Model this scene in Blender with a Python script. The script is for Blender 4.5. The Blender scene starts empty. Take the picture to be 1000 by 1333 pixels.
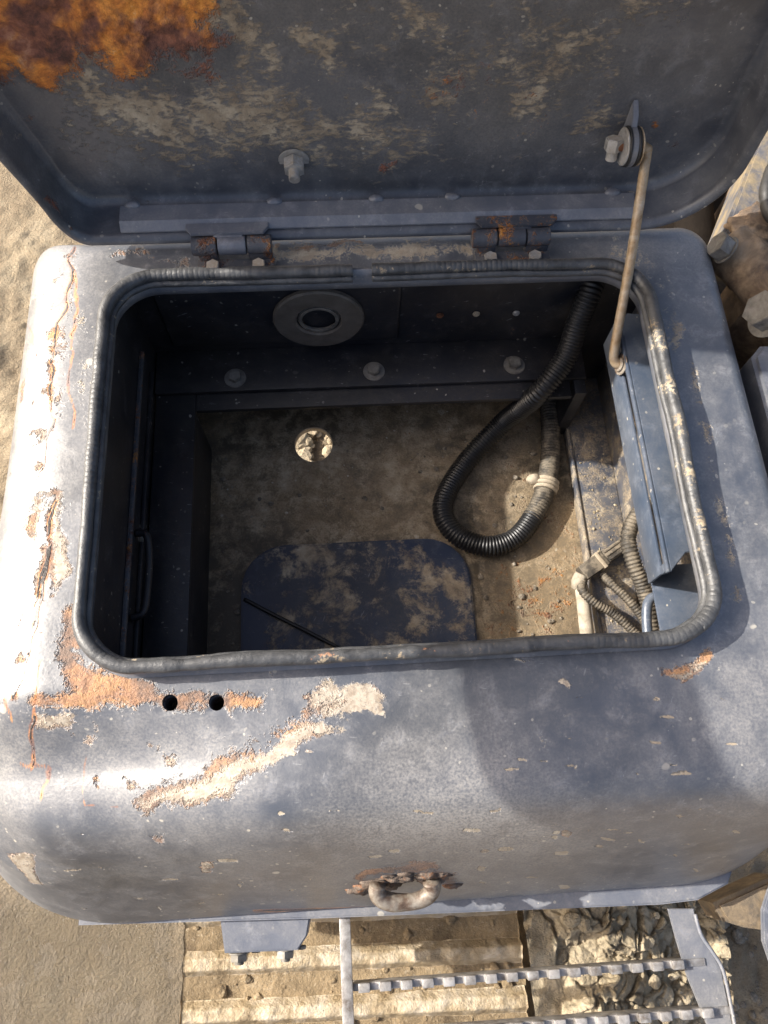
import bpy, bmesh, math, random
import numpy as np
from mathutils import Vector, Matrix
random.seed(7); rng = np.random.default_rng(7)
scene = bpy.context.scene
COL = scene.collection

# ------------------------------------------------------------------ camera
CAMP = np.array([-.0465, -.349, .7053])
RT = np.array([.99795797, -.05819636, .02632637])
UP = np.array([.04469968, .93072093, .36298827])
FW = np.array([.04562709, .36107025, -.93142173])
cam = bpy.data.cameras.new('camera'); cam_o = bpy.data.objects.new('camera', cam); COL.objects.link(cam_o)
cam.sensor_fit = 'AUTO'; cam.sensor_width = 36; cam.lens = 27.0; cam.clip_start = .02; cam.clip_end = 400
M = Matrix.Identity(4)
for i in range(3):
    M[i][0] = RT[i]; M[i][1] = UP[i]; M[i][2] = -FW[i]; M[i][3] = CAMP[i]
cam_o.matrix_world = M
scene.camera = cam_o

# ------------------------------------------------------------------ light
EL, AZ = math.radians(34), math.radians(13)          # sun from the left, a little behind the open lid
S = np.array([-math.cos(EL) * math.cos(AZ), math.cos(EL) * math.sin(AZ), math.sin(EL)])
world = bpy.data.worlds.new('World'); scene.world = world; world.use_nodes = True
wn = world.node_tree.nodes; wl = world.node_tree.links
sky = wn.new('ShaderNodeTexSky'); sky.sky_type = 'NISHITA'; sky.sun_disc = False
sky.sun_elevation = EL; sky.sun_rotation = math.atan2(S[0], S[1]); sky.dust_density = 6; sky.ozone_density = .3; sky.air_density = .8
wl.new(sky.outputs[0], wn['Background'].inputs[0]); wn['Background'].inputs[1].default_value = .14
sun = bpy.data.lights.new('sun', 'SUN'); sun.energy = 4.6; sun.angle = math.radians(.53); sun.color = (1, .955, .88)
sun_o = bpy.data.objects.new('sun', sun); COL.objects.link(sun_o)
sun_o.rotation_euler = Vector(S).to_track_quat('Z', 'Y').to_euler(); sun_o.location = (-2, .6, 2)
vs = scene.view_settings
vs.view_transform = 'Standard'; vs.look = 'None'; vs.exposure = .82; vs.gamma = 1; vs.use_curve_mapping = False

# ------------------------------------------------------------------ maths helpers
def U(px, py, axis, k):
    """photo pixel -> point on the plane axis = k"""
    d = FW + (px - 500) / 1000 * RT - (py - 666.5) / 1000 * UP
    a = 'xyz'.index(axis); return CAMP + (k - CAMP[a]) / d[a] * d
def PX(P):
    d = np.asarray(P) - CAMP; w = d @ FW
    return np.stack([500 + 1000 * (d @ RT) / w, 666.5 - 1000 * (d @ UP) / w], -1)
_perm = rng.permutation(65536)
def vnoise(P):
    I = np.floor(P).astype(np.int64); f = P - I; f = f * f * (3 - 2 * f)
    def h(a, b, c):
        k = (a * 73856093) ^ (b * 19349663) ^ (c * 83492791)
        return _perm[k & 65535] / 65535.
    x, y, z = I[..., 0], I[..., 1], I[..., 2]; fx, fy, fz = f[..., 0], f[..., 1], f[..., 2]
    r = 0
    for dx in (0, 1):
        for dy in (0, 1):
            for dz in (0, 1):
                r = r + h(x + dx, y + dy, z + dz) * (fx if dx else 1 - fx) * (fy if dy else 1 - fy) * (fz if dz else 1 - fz)
    return r
def fbm(P, s, o=4):
    P = np.asarray(P, float); r = 0; a = .5; t = 0
    for i in range(o):
        r = r + a * vnoise(P * s + 17.3 * i); t += a; a *= .5; s = s * 2.03
    return r / t
def worley(P, s):
    """2-D cell noise: F1, F2, cell random"""
    P = np.asarray(P, float)[..., :2] * s; I = np.floor(P).astype(np.int64)
    f1 = np.full(P.shape[:-1], 9.); f2 = f1.copy(); cid = np.zeros_like(f1)
    for dx in (-1, 0, 1):
        for dy in (-1, 0, 1):
            a, b = I[..., 0] + dx, I[..., 1] + dy
            k = (a * 73856093) ^ (b * 19349663)
            q = np.stack([a + _perm[k & 65535] / 65535., b + _perm[(k + 101) & 65535] / 65535.], -1)
            d = np.linalg.norm(P - q, axis=-1); c = _perm[(k + 777) & 65535] / 65535.
            m = d < f1
            f2 = np.where(m, f1, np.minimum(f2, d)); cid = np.where(m, c, cid); f1 = np.where(m, d, f1)
    return f1, f2, cid
def segdist(Q, pts):
    d = np.full(len(Q), 1e9)
    for a, b in zip(pts[:-1], pts[1:]):
        a = np.array(a, float); b = np.array(b, float); ab = b - a
        t = np.clip(((Q - a) @ ab) / max(ab @ ab, 1e-9), 0, 1)
        d = np.minimum(d, np.linalg.norm(Q - a - t[:, None] * ab, axis=1))
    return d
def polysd(Q, pts):
    """signed distance, positive inside"""
    d = segdist(Q, list(pts) + [pts[0]]); ins = np.zeros(len(Q), bool)
    for (x0, y0), (x1, y1) in zip(pts, list(pts[1:]) + [pts[0]]):
        c = ((y0 > Q[:, 1]) != (y1 > Q[:, 1]))
        with np.errstate(divide='ignore', invalid='ignore'):
            xx = (x1 - x0) * (Q[:, 1] - y0) / (y1 - y0 if y1 != y0 else 1e-9) + x0
        ins ^= c & (Q[:, 0] < xx)
    return np.where(ins, d, -d)
def soft(d, f):      # d>0 inside -> 0..1, .5 on the edge
    return np.clip(.5 + d / (2 * f), 0, 1)
def line_m(Q, pts, w, f): return soft(w - segdist(Q, pts), f)
def poly_m(Q, pts, f): return soft(polysd(Q, pts), f)
def mx(*a):
    r = a[0]
    for b in a[1:]: r = np.maximum(r, b)
    return r
def spline(pts, n):
    P = np.array(pts, float); P = np.vstack([2 * P[0] - P[1], P, 2 * P[-1] - P[-2]])
    k = len(P) - 3; out = []
    for t in np.linspace(0, k - 1e-6, n * 4):
        i = int(t); u = t - i; p0, p1, p2, p3 = P[i:i + 4]
        out.append(.5 * (2 * p1 + (p2 - p0) * u + (2 * p0 - 5 * p1 + 4 * p2 - p3) * u * u + (3 * p1 - p0 - 3 * p2 + p3) * u ** 3))
    out = np.array(out); s = np.r_[0, np.cumsum(np.linalg.norm(np.diff(out, axis=0), axis=1))]
    q = np.linspace(0, s[-1], n)
    return np.stack([np.interp(q, s, out[:, i]) for i in range(3)], -1)

# ------------------------------------------------------------------ node helpers
def mat(name):
    m = bpy.data.materials.new(name); m.use_nodes = True; nt = m.node_tree
    b = nt.nodes['Principled BSDF']; return m, nt, b
class NB:
    def __init__(s, nt):
        s.nt = nt; s.tc = nt.nodes.new('ShaderNodeTexCoord').outputs['Object']
    def put(s, sock, v):
        if isinstance(v, bpy.types.NodeSocket): s.nt.links.new(v, sock)
        elif v is not None: sock.default_value = v if not (isinstance(v, tuple) and len(v) == 3 and sock.type == 'RGBA') else (*v, 1)
    def noise(s, sc, det=5, rough=.55, dist=0, vec=None, stretch=None, color=False, rot=None):
        n = s.nt.nodes.new('ShaderNodeTexNoise'); v = vec or s.tc
        if rot:
            mr = s.nt.nodes.new('ShaderNodeMapping'); s.nt.links.new(v, mr.inputs[0]); mr.inputs['Rotation'].default_value = rot; v = mr.outputs[0]
        if stretch:
            mp = s.nt.nodes.new('ShaderNodeMapping'); s.nt.links.new(v, mp.inputs[0]); mp.inputs['Scale'].default_value = stretch; v = mp.outputs[0]
        s.nt.links.new(v, n.inputs['Vector']); n.inputs['Scale'].default_value = sc; n.inputs['Detail'].default_value = det
        n.inputs['Roughness'].default_value = rough; n.inputs['Distortion'].default_value = dist
        return n.outputs['Color'] if color else n.outputs[0]
    def voro(s, sc, feat='F1', vec=None, out='Distance', rand=1):
        n = s.nt.nodes.new('ShaderNodeTexVoronoi'); n.feature = feat; s.nt.links.new(vec or s.tc, n.inputs['Vector'])
        n.inputs['Scale'].default_value = sc; n.inputs['Randomness'].default_value = rand; return n.outputs[out]
    def math(s, op, a, b=None, c=None):
        n = s.nt.nodes.new('ShaderNodeMath'); n.operation = op; s.put(n.inputs[0], a)
        if b is not None: s.put(n.inputs[1], b)
        if c is not None: s.put(n.inputs[2], c)
        return n.outputs[0]
    def sstep(s, v, lo, hi, a=0., b=1.):
        n = s.nt.nodes.new('ShaderNodeMapRange'); n.interpolation_type = 'SMOOTHSTEP'
        for i, x in enumerate((v, lo, hi, a, b)): s.put(n.inputs[i], x)
        return n.outputs[0]
    def ramp(s, v, stops):
        n = s.nt.nodes.new('ShaderNodeValToRGB'); e = n.color_ramp.elements
        while len(e) < len(stops): e.new(.5)
        for el, (p, c) in zip(e, stops): el.position = p; el.color = (*c, 1)
        s.put(n.inputs[0], v); return n.outputs[0]
    def mix(s, f, a, b, mode='MIX'):
        n = s.nt.nodes.new('ShaderNodeMix'); n.data_type = 'RGBA'; n.blend_type = mode
        s.put(n.inputs[0], f); s.put(n.inputs[6], a); s.put(n.inputs[7], b); return n.outputs[2]
    def mixf(s, f, a, b):
        n = s.nt.nodes.new('ShaderNodeMix'); s.put(n.inputs[0], f); s.put(n.inputs[2], a); s.put(n.inputs[3], b); return n.outputs[0]
    def attr(s, name):
        n = s.nt.nodes.new('ShaderNodeAttribute'); n.attribute_name = name; return n.outputs['Fac']
    def sep(s, v):
        n = s.nt.nodes.new('ShaderNodeSeparateXYZ'); s.nt.links.new(v, n.inputs[0]); return n.outputs
    def normal(s):
        return s.nt.nodes.new('ShaderNodeNewGeometry').outputs['Normal']
    def bump(s, h, dist, strength=1., nrm=None):
        n = s.nt.nodes.new('ShaderNodeBump'); s.put(n.inputs['Height'], h); n.inputs['Distance'].default_value = dist
        n.inputs['Strength'].default_value = strength
        if nrm: s.nt.links.new(nrm, n.inputs['Normal'])
        return n.outputs[0]

def rust_color(b, sc=1., bright=1.):
    k = bright; n1 = b.noise(46 * sc, 6, .76, .3); n2 = b.noise(9 * sc, 5, .66, .4)
    a = b.ramp(n1, [(.28, (.02 * k, .010 * k, .008 * k)), (.42, (.075 * k, .030 * k, .020 * k)), (.55, (.15 * k, .058 * k, .034 * k)), (.72, (.26 * k, .13 * k, .08 * k))])
    o = b.ramp(n1, [(.28, (.10 * k, .04 * k, .015 * k)), (.45, (.30 * k, .10 * k, .02 * k)), (.6, (.48 * k, .20 * k, .035 * k)), (.72, (.50 * k, .34 * k, .16 * k))])
    return b.mix(b.sstep(n2, .44, .56), a, o)
def mud_color(b, k=1.):
    return b.ramp(b.noise(34, 5, .7, .3), [(.28, (.16 * k, .12 * k, .08 * k)), (.5, (.33 * k, .265 * k, .18 * k)), (.72, (.50 * k, .43 * k, .32 * k))])

def paint(name, ca=(.052, .062, .088), cb=(.085, .096, .125), dust=.4, dustc=(.30, .285, .265), rough=.42, fleck=1., mud=None, rust=None, chips=False, mudsoft=.12, ms=0, bumpy=1., spec=.5, grime=.5, grain=.5):
    """old blue grey machine paint: dust, flecks of dried mud, scratches; rust, mud, chips and cracks where the mesh carries those masks"""
    m, nt, bs = mat(name); b = NB(nt)
    big = b.noise(6, 5, .62, .5); med = b.noise(42, 6, .68, .3); fine = b.noise(420, 2, .6)
    c = b.mix(b.sstep(big, .36, .64), ca, cb)
    c = b.mix(b.math('MULTIPLY', b.sstep(b.noise(3.1, 3, .5, .8), .45, .7), grime), c, (ca[0] * .6 + .014, ca[1] * .55 + .010, ca[2] * .42 + .003))
    c = b.mix(b.math('MULTIPLY', b.sstep(med, .52, .74), .35), c, tuple(min(1, x * 2.1 + .02) for x in cb))
    # dust film, thicker in cloudy patches and in fine speckle
    dv = b.math('ADD', b.math('MULTIPLY', big, .55), b.math('MULTIPLY', med, .45))
    dfac = b.math('ADD', b.math('MULTIPLY', b.sstep(dv, .36, .66), dust), b.math('MULTIPLY', b.attr('dust'), .8))
    dfac = b.math('MULTIPLY', dfac, b.sstep(fine, .25, .75, 1 - grain, 1 + grain))
    dfac = b.math('MINIMUM', dfac, .95)
    c = b.mix(dfac, c, dustc)
    # fine scratches
    sc = b.sstep(b.noise(1, 1, .5, .5, stretch=(12, 520, 300), rot=(.2, .3, .16)), .71, .76)
    sc = b.math('MAXIMUM', sc, b.sstep(b.noise(1, 1, .5, .5, stretch=(480, 14, 260), rot=(.3, .1, .5)), .71, .76)) if chips or ms else sc
    scr = b.math('MULTIPLY', sc, b.sstep(med, .46, .58))
    c = b.mix(b.math('MULTIPLY', scr, .38), c, (.36, .36, .36))
    # dried splashes
    w = b.mix(.006, b.tc, b.noise(90, 0, color=True), 'ADD')
    def dots(s_, thr, keep):
        n = nt.nodes.new('ShaderNodeTexVoronoi'); nt.links.new(w, n.inputs['Vector']); n.inputs['Scale'].default_value = s_
        r = b.sep(n.outputs['Color'])
        t = b.math('MULTIPLY', b.math('ADD', .35, r[1]), thr)
        return b.math('MULTIPLY', b.math('MULTIPLY', b.sstep(b.math('SUBTRACT', n.outputs['Distance'], t), .03, -.03), b.sstep(r[0], keep, keep + .01)), b.math('ADD', .35, r[2]))
    fl = b.math('MAXIMUM', dots(170, .24, .91), dots(38, .15, .93))
    fl = b.math('MINIMUM', b.math('MULTIPLY', b.math('MULTIPLY', fl, fleck), b.sstep(big, .40, .58, .15, 1.)), .85)
    c = b.mix(fl, c, (.52, .48, .40))
    nn = b.math('ADD', b.math('MULTIPLY', b.math('SUBTRACT', med, .5), 1.6), b.math('MULTIPLY', b.math('SUBTRACT', fine, .5), .55))
    h = b.math('ADD', b.math('MULTIPLY', fine, .07 * bumpy), b.math('MULTIPLY', med, .6 * bumpy))
    cover = 0.
    relief = b.noise(100, 5, .72)
    if chips:
        chipv = b.math('ADD', b.attr('chip'), b.math('MULTIPLY', nn, .85)); chip = b.math('MULTIPLY', b.sstep(chipv, .45, .62), b.sstep(fine, .2, .5, .5, .95))
        fringe = b.math('MULTIPLY', b.sstep(chipv, .36, .5), b.sstep(chipv, .8, .52))
        c = b.mix(chip, c, b.mix(b.sstep(relief, .36, .62), (.25, .185, .12), (.44, .375, .285)))
        h = b.math('SUBTRACT', h, b.math('MULTIPLY', chip, .3)); cover = b.math('MULTIPLY', chip, .5)
    if mud is not None:
        mn = b.math('ADD', b.math('MULTIPLY', b.math('SUBTRACT', b.noise(ms, 6, .76, .25, stretch=(1, 1, 1.9)), .5), 2.2), b.math('MULTIPLY', b.math('SUBTRACT', b.noise(ms * .25, 3, .6, .5), .5), 1.3)) if ms else b.math('MULTIPLY', nn, .9)
        v = b.math('ADD', b.math('ADD', b.attr('mud'), mud), mn); mudm = b.math('MULTIPLY', b.sstep(v, .5 - mudsoft * .5, .5 + mudsoft), .88)
        c = b.mix(mudm, c, mud_color(b, 1.15)); h = b.math('ADD', h, b.math('MULTIPLY', mudm, b.math('MULTIPLY', relief, 1.5))); cover = b.math('MAXIMUM', cover, mudm)
    if rust is not None:
        v = b.math('ADD', b.math('ADD', b.attr('rust'), rust), b.math('MULTIPLY', nn, 1.0)); rustm = b.sstep(v, .42, .70)
        if chips: rustm = b.math('MAXIMUM', rustm, b.math('MULTIPLY', fringe, b.math('MULTIPLY', b.sstep(big, .40, .58), b.sstep(relief, .38, .6))))
        c = b.mix(b.math('MULTIPLY', rustm, .92 if chips else 1.), c, b.mix(.38, rust_color(b, 1., 1.15), (.30, .215, .14)) if chips else rust_color(b, 1., 2.0 if ms else 1.2)); h = b.math('ADD', h, b.math('MULTIPLY', rustm, b.math('MULTIPLY', relief, 3.4))); cover = b.math('MAXIMUM', cover, rustm)
    if chips:
        ckv = b.math('ADD', b.attr('crack_gap'), b.math('MULTIPLY', nn, .3)); crack_gap = b.sstep(ckv, .52, .6)
        c = b.mix(b.math('MULTIPLY', b.sstep(ckv, .2, .5), .75), c, rust_color(b, 2.2, 1.6)); c = b.mix(crack_gap, c, (.018, .010, .007))
        h = b.math('SUBTRACT', h, b.math('MULTIPLY', crack_gap, 1.6))
    nt.links.new(c, bs.inputs['Base Color'])
    ro = b.math('ADD', rough - .07, b.math('MULTIPLY', big, .14)); ro = b.mixf(dfac, ro, min(.66, rough + .16))
    if not isinstance(cover, float): ro = b.mixf(cover, ro, .85)
    nt.links.new(ro, bs.inputs['Roughness']); bs.inputs['Specular IOR Level'].default_value = spec
    if chips: bs.inputs['IOR'].default_value = 1.66
    nt.links.new(b.bump(h, .0013, .85), bs.inputs['Normal'])
    return m

def simple(name, stops, sc=30, rough=.6, metal=0., bump=.0008, bsc=120, spec=.5, dustup=0., dustc=(.36, .30, .22), fl=0.):
    m, nt, bs = mat(name); b = NB(nt)
    c = b.ramp(b.noise(sc, 5, .68, .4), stops)
    ro = rough; mt = metal
    if dustup or fl:
        up = b.sep(b.normal())[2]
        d = b.math('MULTIPLY', b.sstep(up, -.1, .8), b.sstep(b.noise(75, 7, .7), .38, .6)); d = b.math('MULTIPLY', d, dustup)
        if fl: d = b.math('MAXIMUM', d, b.math('MULTIPLY', b.sstep(b.noise(210, 4, .7), .6, .66), fl))
        c = b.mix(d, c, dustc); ro = b.mixf(d, rough, .9); mt = b.mixf(d, metal, 0.)
    nt.links.new(c, bs.inputs['Base Color']); b.put(bs.inputs['Roughness'], ro); b.put(bs.inputs['Metallic'], mt)
    bs.inputs['Specular IOR Level'].default_value = spec
    if bump: nt.links.new(b.bump(b.noise(bsc, 4, .7), bump), bs.inputs['Normal'])
    return m

MAT = {}
MAT['shell'] = paint('weathered blue grey paint', (.056, .065, .084), (.096, .106, .127), dust=.42, rough=.40, fleck=1., spec=1., mud=0., rust=0., chips=True, grain=.6)
MAT['lid'] = paint('lid inside paint', (.048, .055, .072), (.088, .097, .118), dust=.30, dustc=(.24, .23, .215), rough=.30, fleck=.8, spec=.7, mud=0., rust=0., mudsoft=.26, ms=82, grain=.35, bumpy=.55)
MAT['lidout'] = paint('lid outside paint', dust=.4, rough=.42)
MAT['trim'] = paint('clean blue grey paint', (.112, .124, .155), (.155, .167, .20), dust=.5, rough=.38, fleck=.8, spec=.7, mud=-.10, rust=.02)
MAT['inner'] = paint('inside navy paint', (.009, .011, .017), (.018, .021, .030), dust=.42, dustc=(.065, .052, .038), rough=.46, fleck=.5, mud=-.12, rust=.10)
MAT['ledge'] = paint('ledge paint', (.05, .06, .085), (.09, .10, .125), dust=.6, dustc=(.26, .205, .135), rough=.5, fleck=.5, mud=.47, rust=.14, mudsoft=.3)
MAT['floor'] = paint('floor plate paint', (.075, .060, .040), (.135, .115, .085), dust=.9, dustc=(.26, .175, .085), rough=.6, fleck=.7, mud=.38, rust=.12, mudsoft=.4)
MAT['floorpanel'] = paint('raised floor panel paint', (.012, .024, .058), (.024, .042, .085), dust=.35, dustc=(.13, .11, .08), rough=.5, fleck=.35, mud=.45, rust=None, mudsoft=.25, ms=22)
MAT['hinge'] = paint('rusty hinge paint', (.05, .055, .07), (.08, .085, .10), dust=.4, rough=.5, rust=.42, fleck=.5)
MAT['rail'] = paint('rail paint', (.045, .066, .105), (.075, .098, .14), dust=.2, rough=.34, fleck=.8, spec=.6)
MAT['zinc'] = simple('dull zinc steel', [(.3, (.26, .25, .23)), (.5, (.48, .47, .45)), (.7, (.64, .63, .61))], 45, .42, .5, .0006, 160, dustup=.75, fl=.3)
MAT['darkbolt'] = simple('dark dusty bolt', [(.3, (.09, .085, .08)), (.6, (.26, .245, .22))], 60, .5, .5, .0004, dustup=.5, dustc=(.16, .14, .11))
MAT['rubber'] = simple('dusty black rubber', [(.3, (.012, .012, .013)), (.6, (.04, .041, .043)), (.8, (.07, .07, .07))], 40, .45, 0, .0007, 300, .6, dustup=.0, fl=.35)
MAT['conduit'] = simple('black ribbed plastic', [(.3, (.008, .008, .009)), (.7, (.02, .02, .021))], 20, .42, 0, .0002, 200, .5)
MAT['conduitdust'] = simple('dusty ribbed plastic', [(.3, (.02, .018, .016)), (.6, (.06, .053, .044)), (.8, (.12, .105, .085))], 30, .6, 0, .0003, 200, .4, dustup=.4)
MAT['grommet'] = simple('brown grey rubber ring', [(.3, (.07, .06, .05)), (.7, (.13, .115, .10))], 30, .6, 0, .0004, 150, .4, dustup=.15)
MAT['rod'] = simple('rusty tan rod', [(.25, (.12, .065, .03)), (.42, (.36, .25, .14)), (.6, (.46, .37, .26)), (.75, (.55, .49, .40))], 55, .5, .25, .0008, 160)
MAT['rust'] = simple('heavy rust', [(.25, (.03, .014, .009)), (.45, (.13, .05, .024)), (.6, (.30, .13, .05)), (.75, (.45, .30, .17))], 60, .8, 0, .0012, 140)
MAT['loop'] = simple('worn grey loop', [(.28, (.05, .03, .02)), (.42, (.13, .09, .065)), (.56, (.25, .215, .175)), (.75, (.36, .33, .28))], 70, .5, .2, .0005, 160)
MAT['tie'] = simple('dusty tan tie', [(.3, (.26, .21, .15)), (.7, (.48, .41, .31))], 60, .8, 0, .0006, 150)
MAT['tube'] = simple('dusty pale tube', [(.25, (.17, .14, .10)), (.5, (.36, .31, .24)), (.75, (.52, .47, .38))], 60, .75, 0, .0005, 160)
MAT['connector'] = simple('dusty dark connector', [(.3, (.02, .018, .016)), (.55, (.07, .06, .048)), (.75, (.22, .18, .13))], 50, .6, 0, .0004, 160, dustup=.5)
MAT['boom'] = simple('muddy yellow boom steel', [(.28, (.05, .05, .055)), (.42, (.11, .11, .12)), (.54, (.22, .18, .12)), (.68, (.32, .25, .15)), (.8, (.26, .16, .07))], 22, .6, 0, .0016, 60)
MAT['boomdirt'] = simple('dirt caked pipe', [(.25, (.05, .045, .045)), (.45, (.14, .095, .06)), (.6, (.26, .185, .115)), (.8, (.36, .28, .2))], 26, .85, 0, .0025, 60)
MAT['dark'] = simple('dark frame steel', [(.3, (.006, .005, .0045)), (.7, (.018, .014, .011))], 14, .9, 0, .001, spec=.08)
MAT['orange'] = simple('ochre caked steel', [(.3, (.07, .065, .06)), (.5, (.20, .15, .095)), (.7, (.33, .26, .17))], 30, .8, 0, .0015, 80)
MAT['step'] = simple('worn step steel', [(.3, (.13, .10, .075)), (.45, (.27, .255, .24)), (.6, (.42, .40, .38)), (.8, (.55, .55, .56))], 60, .38, .35, .0005)
MAT['mirror'] = simple('mirror glass', [(.4, (.7, .7, .7)), (.6, (.75, .75, .75))], 5, .05, 1., 0)
MAT['black'] = simple('black plastic', [(.3, (.015, .015, .015)), (.7, (.03, .03, .03))], 5, .5, 0, 0)

def earth(name, stops, sc=18, bump=.006, wet=False, bsc=70):
    m, nt, bs = mat(name); b = NB(nt)
    c = b.ramp(b.noise(sc, 6, .7, .3), stops)
    g = b.noise(240, 3, .7); c = b.mix(b.sstep(g, .55, .72, 0, .45), c, (.5, .43, .32)); c = b.mix(b.sstep(g, .42, .3, 0, .5), c, (.10, .08, .055))
    ro = .9
    if wet:
        wm = b.attr('wet'); c = b.mix(b.math('MULTIPLY', wm, .8), c, (.155, .128, .09)); ro = b.mixf(b.math('MULTIPLY', wm, b.sstep(b.noise(14, 4), .30, .5)), .9, .13)
    b.put(bs.inputs['Roughness'], ro); nt.links.new(c, bs.inputs['Base Color'])
    nt.links.new(b.bump(b.math('ADD', b.noise(bsc, 5, .72), b.math('MULTIPLY', g, .25)), bump), bs.inputs['Normal'])
    return m
MAT['ground'] = earth('tan site mud', [(.3, (.25, .19, .12)), (.5, (.37, .29, .19)), (.7, (.47, .39, .27))], 7, .014, True, 130)
MAT['clay'] = earth('dry cracked clay', [(.3, (.17, .135, .09)), (.45, (.32, .26, .17)), (.6, (.46, .38, .26)), (.75, (.54, .46, .33))], 22, .006)
MAT['gravel'] = earth('stony soil', [(.3, (.08, .068, .055)), (.5, (.22, .185, .14)), (.7, (.38, .33, .26))], 40, .006)
MAT['shoe'] = earth('mud coated track steel', [(.28, (.10, .07, .04)), (.45, (.19, .14, .08)), (.6, (.27, .20, .115)), (.78, (.36, .30, .215))], 20, .004)
MAT['grouser'] = simple('polished muddy grouser', [(.28, (.20, .145, .085)), (.44, (.33, .255, .155)), (.58, (.46, .38, .27)), (.75, (.58, .52, .43))], 26, .6, .05, .004, 80)

# ------------------------------------------------------------------ object helpers
def put(name, verts, faces, m, parent=None, smooth=True, attrs=None, kind=None):
    me = bpy.data.meshes.new(name)
    V = np.asarray(verts, np.float32)
    if isinstance(faces, np.ndarray):
        n, k = faces.shape
        me.vertices.add(len(V)); me.vertices.foreach_set('co', V.ravel()); me.loops.add(n * k)
        me.loops.foreach_set('vertex_index', faces.astype(np.int32).ravel()); me.polygons.add(n)
        me.polygons.foreach_set('loop_start', np.arange(0, n * k, k, dtype=np.int32)); me.update(calc_edges=True); me.validate()
    else:
        me.from_pydata([tuple(map(float, v)) for v in V], [], faces)
    me.materials.append(MAT[m] if isinstance(m, str) else m)
    if smooth: me.polygons.foreach_set('use_smooth', np.ones(len(me.polygons), bool))
    for k, v in (attrs or {}).items():
        a = me.attributes.new(k, 'FLOAT', 'POINT'); a.data.foreach_set('value', np.asarray(v, np.float32))
    o = bpy.data.objects.new(name, me); COL.objects.link(o)
    if parent is not None: link(o, parent)
    if kind: o['kind'] = kind
    return o
def link(o, parent):
    o.parent = parent
    if parent.type == 'EMPTY': o.matrix_parent_inverse = Matrix.Translation(-Vector(parent.location))
def thing(name, loc, label, cat, group=None):
    o = bpy.data.objects.new(name, None); o.location = loc; o.empty_display_size = .05; COL.objects.link(o); tag(o, label, cat, group); return o
def tag(o, label, cat, group=None):
    o['label'] = label; o['category'] = cat
    if group: o['group'] = group
    return o
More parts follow.
